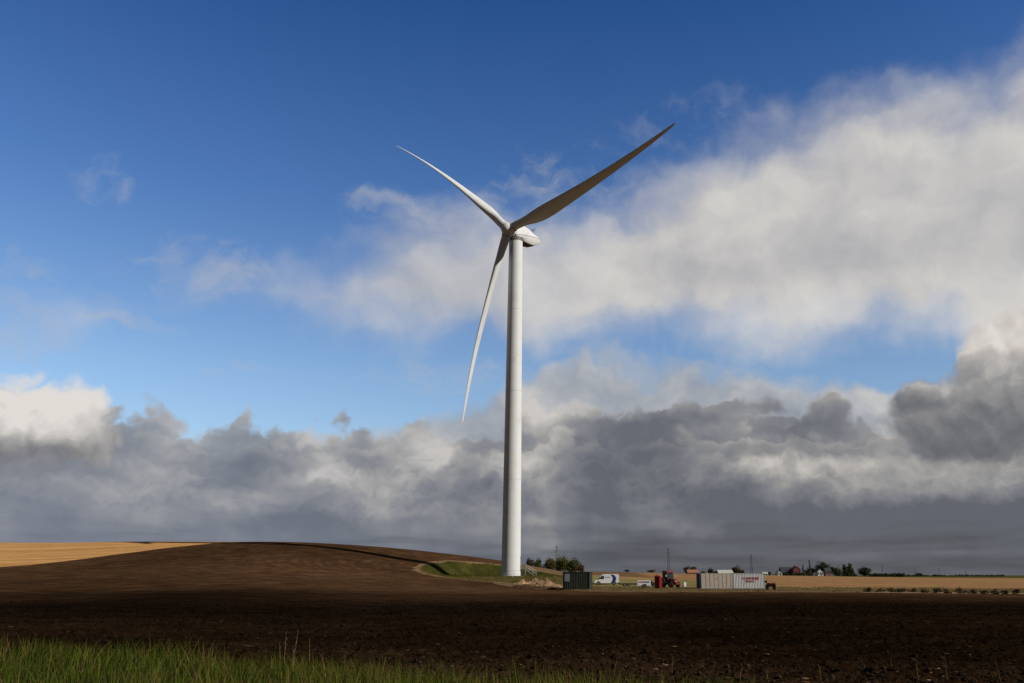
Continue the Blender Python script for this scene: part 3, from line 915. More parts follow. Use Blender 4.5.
def tree(name, label, base, lobes, kind, leaf, n, seed, cat='tree', group=None, trunk_r=None, bare=False):
    """lobes relative to the base; the trunk reaches into each lobe with a limb"""
    root = empty(name, base, 0, label, cat, group)
    L = lobes; g = random.Random(seed)
    topz = max(l[2] for l in L); cx = sum(l[0] for l in L) / len(L)
    tr = trunk_r or max(0.05, topz * 0.035)
    m = MB(); fork = Vector((g.uniform(-.1, .1) * topz * .2, 0, topz * 0.35))
    m.tube((0, 0, -0.3), fork, tr * 1.25, tr, 8)
    for l in L:
        e = Vector((l[0], l[1], l[2] + l[5] * 0.35))
        mid = fork.lerp(e, 0.5) + Vector((g.uniform(-.1, .1), g.uniform(-.1, .1), 0.1)) * topz * .15
        m.tube(fork, mid, tr * 0.6, tr * 0.4, 6); m.tube(mid, e, tr * 0.4, tr * 0.1, 6)
        for q in range(3):
            w = mid + Vector((g.uniform(-1, 1) * l[3] * .8, g.uniform(-1, 1) * l[4] * .8, g.uniform(0, .7) * l[5]))
            m.tube(mid, w, tr * 0.25, tr * 0.05, 5)
    m.build('trunk', BARK, root, smooth=True)
    V, F, tone = leaves(L, leaf, n, seed)
    V = V[:, :]
    np_mesh('crown', V, F, LEAF[kind], root, smooth=False, attrs={'tone': ('POINT', tone)})
    return root


def px_tree(label, Y, x0, x1, ytop, ybase, kind, n, seed, shape='round', name='tree', group=None, leaf_px=0.95, cat='tree'):
    """tree standing at depth Y that spans the given columns and rows of the view"""
    c = at((x0 + x1) / 2, ybase, Y); l = at(x0, ybase, Y); r = at(x1, ybase, Y); tp = at((x0 + x1) / 2, ytop, Y)
    gz_ = gz(c.x, c.y)
    n = int(n * 2.3); W = (r.x - l.x) * 1.04; H = tp.z - gz_; Z0 = c.z - gz_          # bottom of the visible crown above ground
    g = random.Random(seed); lobes = []
    lo = max(Z0, 0.0) * 0.6
    if shape == 'round':
        k = 6
        lobes.append((0, 0, lo + (H - lo) * .52, W * .34, W * .34, (H - lo) * .45))
        for i in range(k):
            a = 2 * math.pi * i / k + g.uniform(-.3, .3); rr = W * .24
            zz = lo + (H - lo) * g.uniform(.30, .62)
            lobes.append((math.cos(a) * rr, math.sin(a) * rr, zz, W * g.uniform(.20, .27), W * .24, (H - lo) * g.uniform(.22, .32)))
    elif shape == 'hedge':
        k = max(4, int(W / max(H, .5) * 1.6))
        for i in range(k):
            x = -W / 2 + W * (i + .5) / k
            lobes.append((x, g.uniform(-.2, .2) * H, H * .42, W / k * .85, H * .6, H * g.uniform(.40, .56)))
    elif shape == 'tall':
        for i in range(5):
            z = lo + (H - lo) * (.12 + .19 * i)
            lobes.append((g.uniform(-.1, .1) * W, g.uniform(-.1, .1) * W, z, W * (.44 - .06 * i), W * (.4 - .06 * i), (H - lo) * .16))
    return tree(name, label, (c.x, c.y, gz_), lobes, kind, leaf_px * Y / 900, n, seed, cat, group)


TR = 'trees behind the crest beside the turbine'
px_tree('small brownish tree nearest the tower foot on the crest', 292, 526, 534.5, 557.5, 568, 'brown', 900, 1, group=TR)
px_tree('small dark green round tree second from the tower foot', 292, 534, 542, 558.5, 568, 'green', 800, 2, group=TR)
px_tree('yellowish green tree at the left end of the big clump', 288, 544, 557, 557, 571, 'yellow', 2200, 3, group=TR)
px_tree('tallest broad yellow green tree in the middle of the big clump', 296, 553, 571, 555, 572, 'yellow', 3000, 4, group=TR)
px_tree('dark round tree at the right end of the big clump', 288, 566, 580, 557.8, 574, 'green', 2600, 5, group=TR)
px_tree('low brown shrub tapering off right of the big clump', 284, 577, 585, 564, 574, 'brown', 700, 6, name='shrub', cat='shrub', group=TR)
px_tree('low dark scrub below the two small crest trees', 296, 530, 548, 563, 569, 'brown', 700, 7, shape='hedge', name='shrub', cat='shrub', group=TR)
FT = 'trees round the far farms'
px_tree('broad brown domed tree behind the orange roofed house', 720, 682, 698, 566, 574, 'brown', 900, 8, group=FT)
px_tree('small brown tree left of the pale roofed barn', 700, 707.5, 713.5, 568, 575, 'brown', 350, 9, group=FT)
px_tree('tiny brown bush between the orange house and the pale barn', 700, 701, 706, 570.5, 575, 'brown', 200, 10, name='bush', cat='bush', group=FT)
px_tree('dark low bush against the left end of the pale roofed barn', 690, 713, 720, 571, 575, 'dark', 300, 11, name='bush', cat='bush', group=FT)
px_tree('dark spreading tree right of the pale roofed barn', 700, 731, 742, 566, 575, 'brown', 800, 12, group=FT)
px_tree('low tawny bush right of the tree beside the pale barn', 690, 739, 745, 569.5, 575, 'brown', 250, 13, name='bush', cat='bush', group=FT)
px_tree('low dark hedge running from the barn towards the white houses', 760, 744, 764, 573, 576.5, 'dark', 600, 14, shape='hedge', name='hedge', cat='hedge', group=FT)
px_tree('small dark bush between the two small pale houses', 820, 766.5, 772, 571.3, 576, 'dark', 220, 15, name='bush', cat='bush', group=FT)
px_tree('dark hedge in front of the slate roofed barn', 830, 772, 812, 573, 577, 'dark', 900, 16, shape='hedge', name='hedge', cat='hedge', group=FT)
px_tree('thin bare looking tree right of the red gable', 840, 801.5, 806, 562, 577, 'brown', 130, 17, shape='tall', group=FT)
px_tree('slender sparse tree between the red gable and the big farm tree', 850, 808, 813, 560.5, 577, 'brown', 160, 18, shape='tall', group=FT)
px_tree('dark tree mass behind the slender tree', 870, 803, 818, 567, 577, 'dark', 700, 19, group=FT)
px_tree('tallest dark tree rising over the farmhouse', 860, 815, 829, 560, 577, 'dark', 1500, 20, group=FT)
px_tree('dark tree sloping down right of the tallest farm tree', 850, 825, 835, 564.5, 577, 'dark', 900, 21, group=FT)
px_tree('dark green bushy tree at the edge of the stubble', 760, 832, 843, 566, 579.5, 'green', 1100, 22, group=FT)
px_tree('pointed dark tree left of the twin peak', 740, 841, 850, 564.5, 580, 'dark', 1000, 23, shape='tall', group=FT)
px_tree('pointed dark tree forming the higher twin peak', 740, 847, 857, 563.5, 580, 'green', 1100, 24, shape='tall', group=FT)
px_tree('round dark tree standing apart at the right end of the group', 730, 858.5, 871.5, 566.5, 580, 'dark', 1500, 25, group=FT)
px_tree('long low dark hedge right of the round tree', 740, 869, 904, 573, 579.5, 'dark', 1700, 26, shape='hedge', name='hedge', cat='hedge', group=FT)
px_tree('tiny dark tree on the far right horizon', 1500, 915, 922, 572.6, 576.3, 'dark', 260, 27, group=FT)
px_tree('very low dark wood along the far right horizon', 1700, 904, 1003, 574.3, 576.2, 'dark', 1500, 28, shape='hedge', name='hedge', cat='hedge', group=FT)
px_tree('tiny dark bush on the horizon above the low trailer', 650, 624.5, 629.5, 569.5, 573, 'dark', 160, 29, name='bush', cat='bush', group=FT)
px_tree('tiny dark bush on the horizon left of the red tractor', 650, 647, 656, 569.2, 573.5, 'brown', 200, 30, name='bush', cat='bush', group=FT)

# row of low shrubs beside the track on the right
ORD = ['first', 'second', 'third', 'fourth', 'fifth', 'sixth', 'seventh', 'eighth', 'ninth', 'tenth', 'eleventh', 'twelfth', 'thirteenth', 'fourteenth']
for i in range(14):
    x = 869 + i * 11.4 + random.uniform(-1.5, 1.5)
    c = at(x, 592, 141 - i * 0.8)
    z = gz(c.x, c.y)
    s = random.uniform(0.8, 1.15)
    lobes = [(-.28 * s, 0, .34 * s, .5 * s, .5, .36 * s), (.3 * s, .1, .28 * s, .45 * s, .45, .30 * s), (0, -.2, .5 * s, .35 * s, .4, .3 * s)]
    tree('shrub', 'low dark shrub beside the gravel track, %s of the row counted from the left' % ORD[i], (c.x, c.y, z - .05), lobes, 'brown' if i % 3 else 'dark', 0.17, 420, 60 + i, 'shrub', 'shrubs in a row along the gravel track', trunk_r=0.03)


# ---------------------------------------------------------------- grass verge, dry stems, clods and straw
def blade_field(name, x, y, z, L, W, lean, tone, m, seed, kind='stuff'):
    """tapered bent blades, one per root"""
    g = np.random.default_rng(seed); n = len(x)
    az = g.uniform(0, 2 * math.pi, n); fa = g.uniform(0, 2 * math.pi, n)
    dirx, diry = np.cos(az), np.sin(az)
    wx, wy = np.cos(fa), np.sin(fa)
    lv = []
    ts = [0, .35, .7, 1.0]
    for k, t_ in enumerate(ts):
        off = lean * L * t_ ** 2
        h = L * (t_ - 0.28 * lean * t_ ** 2)
        cx, cy, cz = x + dirx * off, y + diry * off, z + h
        w = W * (1 - t_ ** 1.6) * .5
        if k < 3:
            lv.append(np.stack([cx - wx * w, cy - wy * w, cz], 1)); lv.append(np.stack([cx + wx * w, cy + wy * w, cz], 1))
        else: lv.append(np.stack([cx, cy, cz], 1))
    V = np.stack(lv, 1).reshape(-1, 3)
    T = np.array([(0, 1, 3), (0, 3, 2), (2, 3, 5), (2, 5, 4), (4, 5, 6)])
    F = (np.arange(n)[:, None, None] * 7 + T[None]).reshape(-1, 3)
    o = np_mesh(name, V, F, m, attrs={'tone': ('POINT', np.repeat(tone, 7)), 'hgt': ('POINT', np.tile([0, 0, .35, .35, .7, .7, 1.0], n))})
    return tag(o, kind=kind)


def blade_mat(name, stops):
    m = bpy.data.materials.new(name); m.use_nodes = True
    t = m.node_tree; b = t.nodes['Principled BSDF']
    a = t.nodes.new('ShaderNodeAttribute'); a.attribute_name = 'tone'
    t.links.new(ramp(t, X(t, a.outputs['Fac']), stops), b.inputs['Base Color'])
    b.inputs['Roughness'].default_value = 0.9; b.inputs['Specular IOR Level'].default_value = 0.0
    tr = t.nodes.new('ShaderNodeBsdfTranslucent'); t.links.new(b.inputs['Base Color'].links[0].from_socket, tr.inputs[0])
    mx = t.nodes.new('ShaderNodeMixShader'); mx.inputs[0].default_value = 0.3
    t.links.new(b.outputs[0], mx.inputs[1]); t.links.new(tr.outputs[0], mx.inputs[2])
    t.links.new(mx.outputs[0], t.nodes['Material Output'].inputs['Surface'])
    return m


GR = blade_mat('grass_blade', [(0.0, (0.011, 0.018, 0.003)), (0.35, (0.046, 0.070, 0.007)), (0.6, (0.100, 0.112, 0.016)), (0.78, (0.11, 0.080, 0.028)), (1.0, (0.20, 0.12, 0.052))])
g = np.random.default_rng(3)
N = 125000
gx = g.uniform(-17, 8, N); gy = g.uniform(7.5, 22.5, N)
e = verge_edge(gx)
dens = 0.55 + 1.6 * fbm(gx / 0.9, gy / 0.9, 3, 101)
dens = dens * np.clip(1.15 - (gx - 1.5) * 0.18, 0.12, 1.0)
inside = (e - 0.55 - gy) + fbm(gx / 0.7, gy / 0.7, 3, 41) * 2.2
keep = (inside > 0) & (g.uniform(0, 1, N) < np.clip(dens, 0.1, 1)) & (np.abs(gx + 0.0) < 0.66 * gy + 2)
gx, gy, inside = gx[keep], gy[keep], inside[keep]
gzv = ground(gx, gy)
tuft = fbm(gx / 1.3, gy / 1.3, 3, 111)
L = (0.40 + 0.5 * tuft) * g.uniform(0.55, 1.25, len(gx)) * np.clip(0.95 + (gx + 8) * 0.02, 0.6, 1.12)
brown = fbm(gx / 1.1, gy / 1.1, 3, 131)
tone = np.clip(0.36 + g.normal(0, .17, len(gx)) + brown * 1.1 + (g.uniform(0, 1, len(gx)) < .14) * .42 + np.clip(gx + 6, 0, 8) * 0.018, 0, 1)
blade_field('grass', gx, gy, gzv - .02, np.maximum(L, .12), g.uniform(.007, .017, len(gx)), g.uniform(.05, .6, len(gx)), tone, GR, 4)
# thin dry undergrowth at the foot of the grass and sparse weeds beyond the verge edge
N = 14000
gx = g.uniform(-17, 9, N); gy = g.uniform(7.5, 27, N)
w_ = verge_edge(gx) - gy
pk = np.exp(-np.maximum(-w_, 0) / 1.1) * (0.25 + 1.1 * np.clip(fbm(gx / .8, gy / .8, 3, 141) + .2, 0, 1))
keep = g.uniform(0, 1, N) < pk * 0.8
gx, gy = gx[keep], gy[keep]
blade_field('dry_grass', gx, gy, ground(gx, gy) + .02, g.uniform(.10, .34, len(gx)), g.uniform(.006, .014, len(gx)), g.uniform(.2, .9, len(gx)), g.uniform(.55, 1.0, len(gx)), GR, 6)

# rough dry grass on the strip between the soil and the fields
N = 30000
gy = g.uniform(136, 178, N); gx = gy * g.uniform(-0.01, 0.56, N)
cl = fbm(gx / 3.0, gy / 3.0, 3, 171)
keep = (g.uniform(0, 1, N) < np.clip(0.32 + 2.6 * cl, 0.02, 1)) & ~((gx > 22) & (gx < 38) & (gy > 157) & (gy < 168)) & (gy > 138 + 2.5 * cl * 4)
gx, gy = gx[keep], gy[keep]
blade_field('dry_grass', gx, gy, ground(gx, gy) - .02, g.uniform(.10, .38, len(gx)), g.uniform(.03, .09, len(gx)), g.uniform(.1, .8, len(gx)), np.clip(0.62 + g.normal(0, .2, len(gx)) + cl[keep] * .8, .2, 1), GR, 9)

# longer grass on the turbine pad and its bank
N = 42000
gx = g.uniform(-20, 20, N) + PADC[0]; gy = g.uniform(-26, 26, N) + PADC[1]
rr_ = np.hypot(gx - PADC[0], (gy - PADC[1]) * 0.76); cl = fbm(gx / 2.2, gy / 2.2, 3, 181)
keep = (rr_ < 19.3 + cl * 3) & (g.uniform(0, 1, N) < np.clip(0.45 + 2.4 * cl, 0.03, 1)) & (np.hypot(gx - TOWER.x, gy - TOWER.y) > 3.2)
gx, gy = gx[keep], gy[keep]
blade_field('grass', gx, gy, ground(gx, gy) - .02, g.uniform(.12, .42, len(gx)), g.uniform(.05, .12, len(gx)), g.uniform(.1, .8, len(gx)), np.clip(0.38 + g.normal(0, .16, len(gx)) + cl[keep] * .9 + (gy < 200) * .2, 0, 1), GR, 10)

# tall dead stalks
DRY = mat('dry_stalk', (0.17, 0.105, 0.060), 0.85, 0.25, 8, spec=0.1)
def stalks(label, spots, seed):
    g_ = random.Random(seed); m = MB()
    for px_, Y_, h_ in spots:
        c = on(px_, Y_); tip = c + Vector((g_.uniform(-.12, .12), g_.uniform(-.1, .1), h_)); mid = c.lerp(tip, .55) + Vector((g_.uniform(-.03, .03), 0, 0))
        m.tube(c - Vector((0, 0, .1)), mid, .007, .005, 5); m.tube(mid, tip, .005, .002, 5)
        for q in range(7):
            s = c.lerp(tip, .45 + .5 * q / 7); m.tube(s, s + Vector((g_.uniform(-.05, .05), g_.uniform(-.05, .05), g_.uniform(.02, .09))), .0035, .001, 4)
    o = m.build('dry_stalks', DRY); tag(o, kind='stuff')
stalks('', [(288, 17.3, 1.0), (294, 17.2, 1.18), (297, 17.4, 1.3), (303, 17.1, .95), (311, 17.5, .85), (316, 17.0, 1.1), (281, 17.5, .8), (324, 17.3, .75), (337, 17.4, .8), (269, 17.8, .7), (250, 18, .6), (45, 19, .7), (62, 19.4, .75), (20, 19.2, .8)], 1)
stalks('', [(735, 22.8, .55), (815, 23.5, .45), (909, 23.6, .6), (937, 24.0, .65), (990, 23.7, .55), (670, 25.5, .5), (611, 24.0, .5), (660, 23.0, .4), (885, 26, .4), (765, 22.8, .4)], 2)


def clod_field(name, n, m, size, seed, xr=(-1, 1), band=(20, 95), zs=1.0, long=1.0, clump=0.0):
    g = np.random.default_rng(seed)
    # even in picture rows: more of them close by
    u = g.uniform(0, 1, n); Y = band[0] * (band[1] / band[0]) ** (u ** 1.25)
    x = g.uniform(-0.66, 0.55, n) * Y if xr == (-1, 1) else g.uniform(*xr, n) * Y
    k = (Y > verge_edge(x) + 0.3)
    if clump: k &= g.uniform(0, 1, n) < np.clip(0.3 + clump * fbm(x / 2.5, Y / 2.5, 3, 7), 0.02, 1)
    x, Y = x[k], Y[k]; n = len(x)
    z = ground(x, Y) + soil_disp(x, Y) * (1 - sstep(60, 130, np.hypot(x, Y)))
    bm = bmesh.new(); bmesh.ops.create_icosphere(bm, subdivisions=1, radius=1.0)
    B = np.array([v.co for v in bm.verts]); T = np.array([[v.index for v in f.verts] for f in bm.faces]); bm.free()
    s = size * np.exp(g.normal(0, .55, n)); s = np.minimum(s, size * 2.6)
    sc = np.stack([s * g.uniform(.7, 1.4, n) * long, s * g.uniform(.7, 1.3, n), s * g.uniform(.5, .9, n) * zs], 1)
    V = B[None] * (1 + g.uniform(-.3, .3, (n, len(B), 1))) * sc[:, None]
    a = g.uniform(0, 2 * math.pi, n); ca, sa = np.cos(a)[:, None], np.sin(a)[:, None]
    vx = V[..., 0] * ca - V[..., 1] * sa; vy = V[..., 0] * sa + V[..., 1] * ca
    V = np.stack([vx + x[:, None], vy + Y[:, None], V[..., 2] + z[:, None] + sc[:, 2:3] * .25], -1).reshape(-1, 3)
    F = (np.arange(n)[:, None, None] * len(B) + T[None]).reshape(-1, 3)
    o = np_mesh(name, V, F, m, smooth=False, attrs={'tone': ('POINT', np.repeat(g.uniform(0, 1, n), len(B)))})
    return tag(o, kind='stuff')


CLOD = leaf_mat('clod_earth', (0.016, 0.0102, 0.0064), (0.028, 0.0178, 0.011), (0.048, 0.031, 0.019)); CLOD.node_tree.nodes['Principled BSDF'].inputs['Specular IOR Level'].default_value = 0.0
STR = leaf_mat('straw_litter_tan', (0.10, 0.055, 0.028), (0.22, 0.12, 0.055), (0.42, 0.25, 0.12)); STR.node_tree.nodes['Principled BSDF'].inputs['Specular IOR Level'].default_value = 0.0
clod_field('soil_clods', 24000, CLOD, 0.034, 11)
clod_field('straw_litter', 2400, STR, 0.022, 12, zs=0.5, long=2.2, clump=2.2)
clod_field('straw_litter', 420, STR, 0.032, 13, xr=(0.05, 0.52), band=(22, 60), zs=0.6, long=1.8, clump=3.0)


# ---------------------------------------------------------------- heaps of dug earth
def heap_mat(name, a, b):
    m = bpy.data.materials.new(name); m.use_nodes = True
    t = m.node_tree; bs = t.nodes['Principled BSDF']; P = t.nodes.new('ShaderNodeTexCoord').outputs['Object']
    n = noise(t, P, 1.6, 6, 0.7, dims='3D'); t.links.new(mixc(t, n.smooth(.35, .65), a, b), bs.inputs['Base Color'])
    bs.inputs['Roughness'].default_value = 1; bs.inputs['Specular IOR Level'].default_value = 0
    bn = t.nodes.new('ShaderNodeBump'); bn.inputs['Distance'].default_value = .25; t.links.new(n.k, bn.inputs['Height']); t.links.new(bn.outputs[0], bs.inputs['Normal'])
    return m
PALE = heap_mat('dug_clay', (0.19, 0.118, 0.066), (0.36, 0.235, 0.14)); DARK = heap_mat('dug_soil', (0.030, 0.019, 0.012), (0.085, 0.050, 0.030))


def heap(label, px_, Y_, rx, ry, h, m, seed, rz=0.0, group='heaps of dug earth between turbine and green container'):
    c = on(px_, Y_); n = 56
    u = np.linspace(-1, 1, n); A, B = np.meshgrid(u, u, indexing='ij')
    r = np.hypot(A, B)
    hh = np.clip(1 - r, 0, 1) ** 0.8 * h * (1 + 1.5 * fbm(A * 2.2 + seed, B * 2.2, 4, seed)) + fbm(A * 7 + seed, B * 7, 3, seed + 3) * h * .55 * (r < 1)
    hh = np.maximum(hh, -0.1) - 0.12
    X_ = A * rx; Y2 = B * ry; ca, sa = math.cos(rz), math.sin(rz)
    x = X_ * ca - Y2 * sa; y = X_ * sa + Y2 * ca
    zg = ground((x + c.x).ravel(), (y + c.y).ravel()).reshape(x.shape) - c.z
    V = np.stack([x, y, zg + hh], -1).reshape(-1, 3)
    i, j = np.meshgrid(np.arange(n - 1), np.arange(n - 1), indexing='ij')
    F = np.stack([i * n + j, (i + 1) * n + j, (i + 1) * n + j + 1, i * n + j + 1], -1).reshape(-1, 4)
    o = np_mesh('soil_heap', V, F, m); o.location = c
    return tag(o, label, 'soil heap', group)
heap('small pale heap of dug earth right below the tower foot', 522.5, 178, 1.7, 1.6, .75, PALE, 1)
heap('pale ridge of dug earth right of the small pale heap', 535, 180, 3.4, 1.7, .95, PALE, 2, -.35)
heap('biggest pale heap of dug clay left of the green container', 545, 176, 3.6, 2.0, 1.15, PALE, 3, -.5)
heap('flat spread of pale clay reaching the green container', 556, 172, 3.2, 2.4, .5, PALE, 4)
heap('dark lumpy soil heap in front of the small pale heap', 523, 160, 2.6, 1.8, .7, DARK, 5)
heap('long dark soil bank in front of the pale heaps', 541, 153, 4.2, 1.7, 0.55, DARK, 6)
heap('low dark soil heap at the left corner of the green container', 557, 146.5, 2.0, 1.3, 0.55, DARK, 7)


# ---------------------------------------------------------------- containers
def lettering(name, text, size, m, parent, origin, rot, extrude=0.004, squeeze=1.0, align='CENTER'):
    cu = bpy.data.curves.new('lettering', 'FONT'); cu.body = text; cu.size = size; cu.extrude = extrude
    cu.align_x = align; cu.align_y = 'CENTER'; cu.offset = size * 0.02
    tmp = bpy.data.objects.new('lettering', cu); COL.objects.link(tmp)
    dg = bpy.context.evaluated_depsgraph_get()
    me = bpy.data.meshes.new_from_object(tmp.evaluated_get(dg))
    bpy.data.objects.remove(tmp)
    o = new_obj(name, me, m, parent)
    me.materials.clear(); me.materials.append(m)
    o.matrix_local = Matrix.Translation(origin) @ rot @ Matrix.Diagonal((squeeze, 1, 1, 1))
    return o
FRONT = Matrix.Rotation(math.pi / 2, 4, 'X')       # text plane facing -Y


def container(label, c, L, W, H, rz, paint, framec, pitch, depth, name='shipping_container', group=None, door_end='left'):
    """origin: middle of the base; long side faces -Y"""
    root = empty(name, c, rz, label, 'container', group)
    z0, z1 = 0.16, H - 0.10
    def corr(n_len, axis_len, off, sign, axis):
        pts = []; x = -axis_len / 2 + .08; end = axis_len / 2 - .08
        k = 0; P_ = []
        while x < end - 1e-4:
            a1, a2, a3 = (.35, .5, .85) if pitch < .5 else (.84, .87, .97)
            P_ += [(x, 0), (min(x + pitch * a1, end), 0), (min(x + pitch * a2, end), depth), (min(x + pitch * a3, end), depth)]
            x += pitch
        P_.append((end, 0))
        P_ = [p for i, p in enumerate(P_) if i == 0 or p[0] > P_[i - 1][0] + 1e-4]
        back = [(p[0], p[1] + .03) for p in reversed(P_)]
        return P_ + back
    m = MB()
    for s in (-1, 1):
        o = corr(0, L, 0, 1, 'x')
        m.prism([(p[0], s * (W / 2 - .02 - p[1])) for p in o], z0, z1, 'z')
        o = corr(0, W, 0, 1, 'y')
        if not (s == (-1 if door_end == 'left' else 1)):
            m.prism([(s * (L / 2 - .02 - p[1]), p[0]) for p in o], z0, z1, 'z')
    m.box(-L / 2 + .05, -W / 2 + .05, H - .10, L / 2 - .05, W / 2 - .05, H - .04)
    m.box(-L / 2 + .05, -W / 2 + .05, .10, L / 2 - .05, W / 2 - .05, .16)
    m.build('body', paint, root)
    f = MB()
    for sx in (-1, 1):
        for sy in (-1, 1):
            x, y = sx * (L / 2 - .06), sy * (W / 2 - .06)
            f.box(x - .06, y - .06, 0, x + .06, y + .06, H)
            f.box(x - .09, y - .08, 0, x + .08, y + .08, .13); f.box(x - .09, y - .08, H - .13, x + .08, y + .08, H + .005)
    for sy in (-1, 1):
        y = sy * (W / 2 - .05)
        f.box(-L / 2 + .12, y - .04, .02, L / 2 - .12, y + .045, .16); f.box(-L / 2 + .12, y - .04, H - .12, L / 2 - .12, y + .045, H - .01)
    for sx in (-1, 1):
        x = sx * (L / 2 - .05)
        f.box(x - .045, -W / 2 + .12, .02, x + .04, W / 2 - .12, .16); f.box(x - .045, -W / 2 + .12, H - .12, x + .04, W / 2 - .12, H - .01)
    f.build('frame', framec, root)
    s = -1 if door_end == 'left' else 1
    for sy in (-1, 1):
        y0, y1 = (.01, W / 2 - .12) if sy > 0 else (-W / 2 + .12, -.01)
        d = MB().box(min(s * (L / 2 - .07), s * (L / 2 - .02)), y0, .18, max(s * (L / 2 - .07), s * (L / 2 - .02)), y1, H - .13).build('door', paint, root)
        b = MB()
        for q in (.25, .75):
            yy = y0 + (y1 - y0) * q; b.tube((s * (L / 2 + .01), yy, .2), (s * (L / 2 + .01), yy, H - .15), .02, n=6)
        b.build('lock_bar', framec, d)
    return root


def place(px_, Y_, lift=0.0):
    c = on(px_, Y_); c.z += lift; return c


def hgt(x0, x1, Y): return abs(at(x1, 580, Y).x - at(x0, 580, Y).x)


W_BEIGE = mat('container_beige', (0.38, 0.335, 0.29), 0.55, 0.08, 1.5, dirt=(0.22, 0.16, 0.11), dirt_amt=0.6, dscale=1.2)
W_WHITE = mat('container_white', (0.43, 0.44, 0.45), 0.5, 0.05, 2.0, dirt=(0.27, 0.24, 0.20), dirt_amt=0.5, dscale=1.5)
F_GREY = mat('container_frame_grey', (0.30, 0.29, 0.27), 0.6, 0.1, 4, dirt=(0.14, 0.09, 0.06), dirt_amt=0.5, dscale=3)
RED = mat('signal_red', (0.40, 0.025, 0.030), 0.5, 0.05, 3)
TXT = mat('lettering_red', (0.26, 0.018, 0.03), 0.6, 0.1, 3)
GREEN = mat('container_green', (0.009, 0.016, 0.007), 0.55, 0.2, 2, dirt=(0.03, 0.028, 0.016), dirt_amt=0.5, dscale=1.4)
BLUE = mat('container_blue', (0.016, 0.035, 0.14), 0.45, 0.1, 2)
BLACK = mat('black_rubber', (0.012, 0.012, 0.012), 0.75, 0.2, 8, spec=0.2)
CHASS = mat('dark_chassis', (0.022, 0.022, 0.024), 0.6, 0.2, 5)
GLASS = mat('dark_glass', (0.02, 0.025, 0.03), 0.08, 0.05, 1, spec=0.6)
WHITE = mat('vehicle_white', (0.58, 0.58, 0.58), 0.3, 0.02, 2, coat=0.4, dirt=(0.45, 0.40, 0.33), dirt_amt=0.25, dscale=1.5)
CHROME = mat('bare_steel', (0.5, 0.5, 0.5), 0.35, 0.1, 5, metal=0.9)

Yc = 161.0
cL = at(717.2, 580, Yc); cR = at(749.2, 580, Yc)
zc = (gz(cL.x, Yc) + gz(cR.x, Yc)) / 2 - 0.02
zc = at(733, 588.7, Yc).z
c1 = container('beige panelled shipping container, left of the white pair at the end of the row', Vector((cL.x, Yc + 1.22, zc)), 5.5, 2.44, 2.6, 0, W_BEIGE, F_GREY, 0.72, 0.045, group='pale containers in the row')
c2 = container('ribbed white shipping container with red lettering on its long side', Vector((cL.x + 5.56, Yc + 1.22, zc)), 5.5, 2.44, 2.6, 0, W_WHITE, F_GREY, 0.27, 0.036, group='pale containers in the row')
lettering('lettering', 'CONTAINER', 0.52, TXT, c2, Vector((0.25, -1.235, 1.72)), FRONT)
lettering('lettering', 'SERVICE', 0.44, TXT, c2, Vector((0.10, -1.235, 1.24)), FRONT)
bx_ = at(698.2, 580, Yc + 2.7).x
container('dark blue container almost hidden behind the pale ones, only its left end showing', Vector((bx_ + 3.03, Yc + 2.55 + 1.22, zc)), 6.06, 2.44, 2.55, 0, BLUE, BLUE, 0.27, 0.036)

# green container with a grey notice panel
Yg = 142.0
gc = at(577.8, 588.8, Yg)
gcont = container('small dark green container with a pale grey panel beside the earth heaps', Vector((gc.x, Yg + 1.3, at(578, 589.2, Yg).z)), 4.15, 2.35, 2.55, R(-12), GREEN, GREEN, 0.27, 0.036, name='green_container')
MB().box(-1.80, -1.21, 1.12, -1.0, -1.175, 2.26).build('notice_panel', mat('notice_grey', (0.20, 0.22, 0.26), 0.5), gcont, bevel=0.006)
MB().box(-1.90, -1.2, .2, -1.85, -1.16, 2.38).build('door_edge', CHASS, gcont)


# ---------------------------------------------------------------- wheels shared by the vehicles
def wheel(parent, x, y, r, w, rimr=0.6, rimm=None, name='wheel'):
    """axle along y"""
    M = Matrix.Translation((x, y, r)) @ Matrix.Rotation(math.pi / 2, 4, 'X')
    t = MB().lathe([(rimr * r, -w * .5), (r * .93, -w * .5), (r, -w * .36), (r, w * .36), (r * .93, w * .5), (rimr * r, w * .5)], 24, cap=False)
    # close the tyre on its inside
    t.lathe([(rimr * r, -w * .5), (rimr * r, w * .5)], 24, cap=False)
    t.xf(M); o = t.build(name, BLACK, parent, smooth=True)
    h = MB().lathe([(rimr * r * .995, -w * .30), (rimr * r * .6, -w * .38), (rimr * r * .25, -w * .42), (.01, -w * .42)], 20).xf(M)
    h.lathe([(rimr * r * .995, w * .3), (.01, w * .36)], 20) if False else None
    M2 = Matrix.Translation((x, y, r)) @ Matrix.Rotation(-math.pi / 2, 4, 'X')
    h2 = MB().lathe([(rimr * r * .995, -w * .30), (rimr * r * .6, -w * .38), (rimr * r * .25, -w * .42), (.01, -w * .42)], 20).xf(M2)
    h.add(h2.v, h2.f); h.build('rim', rimm or CHROME, o, smooth=True)
    return o


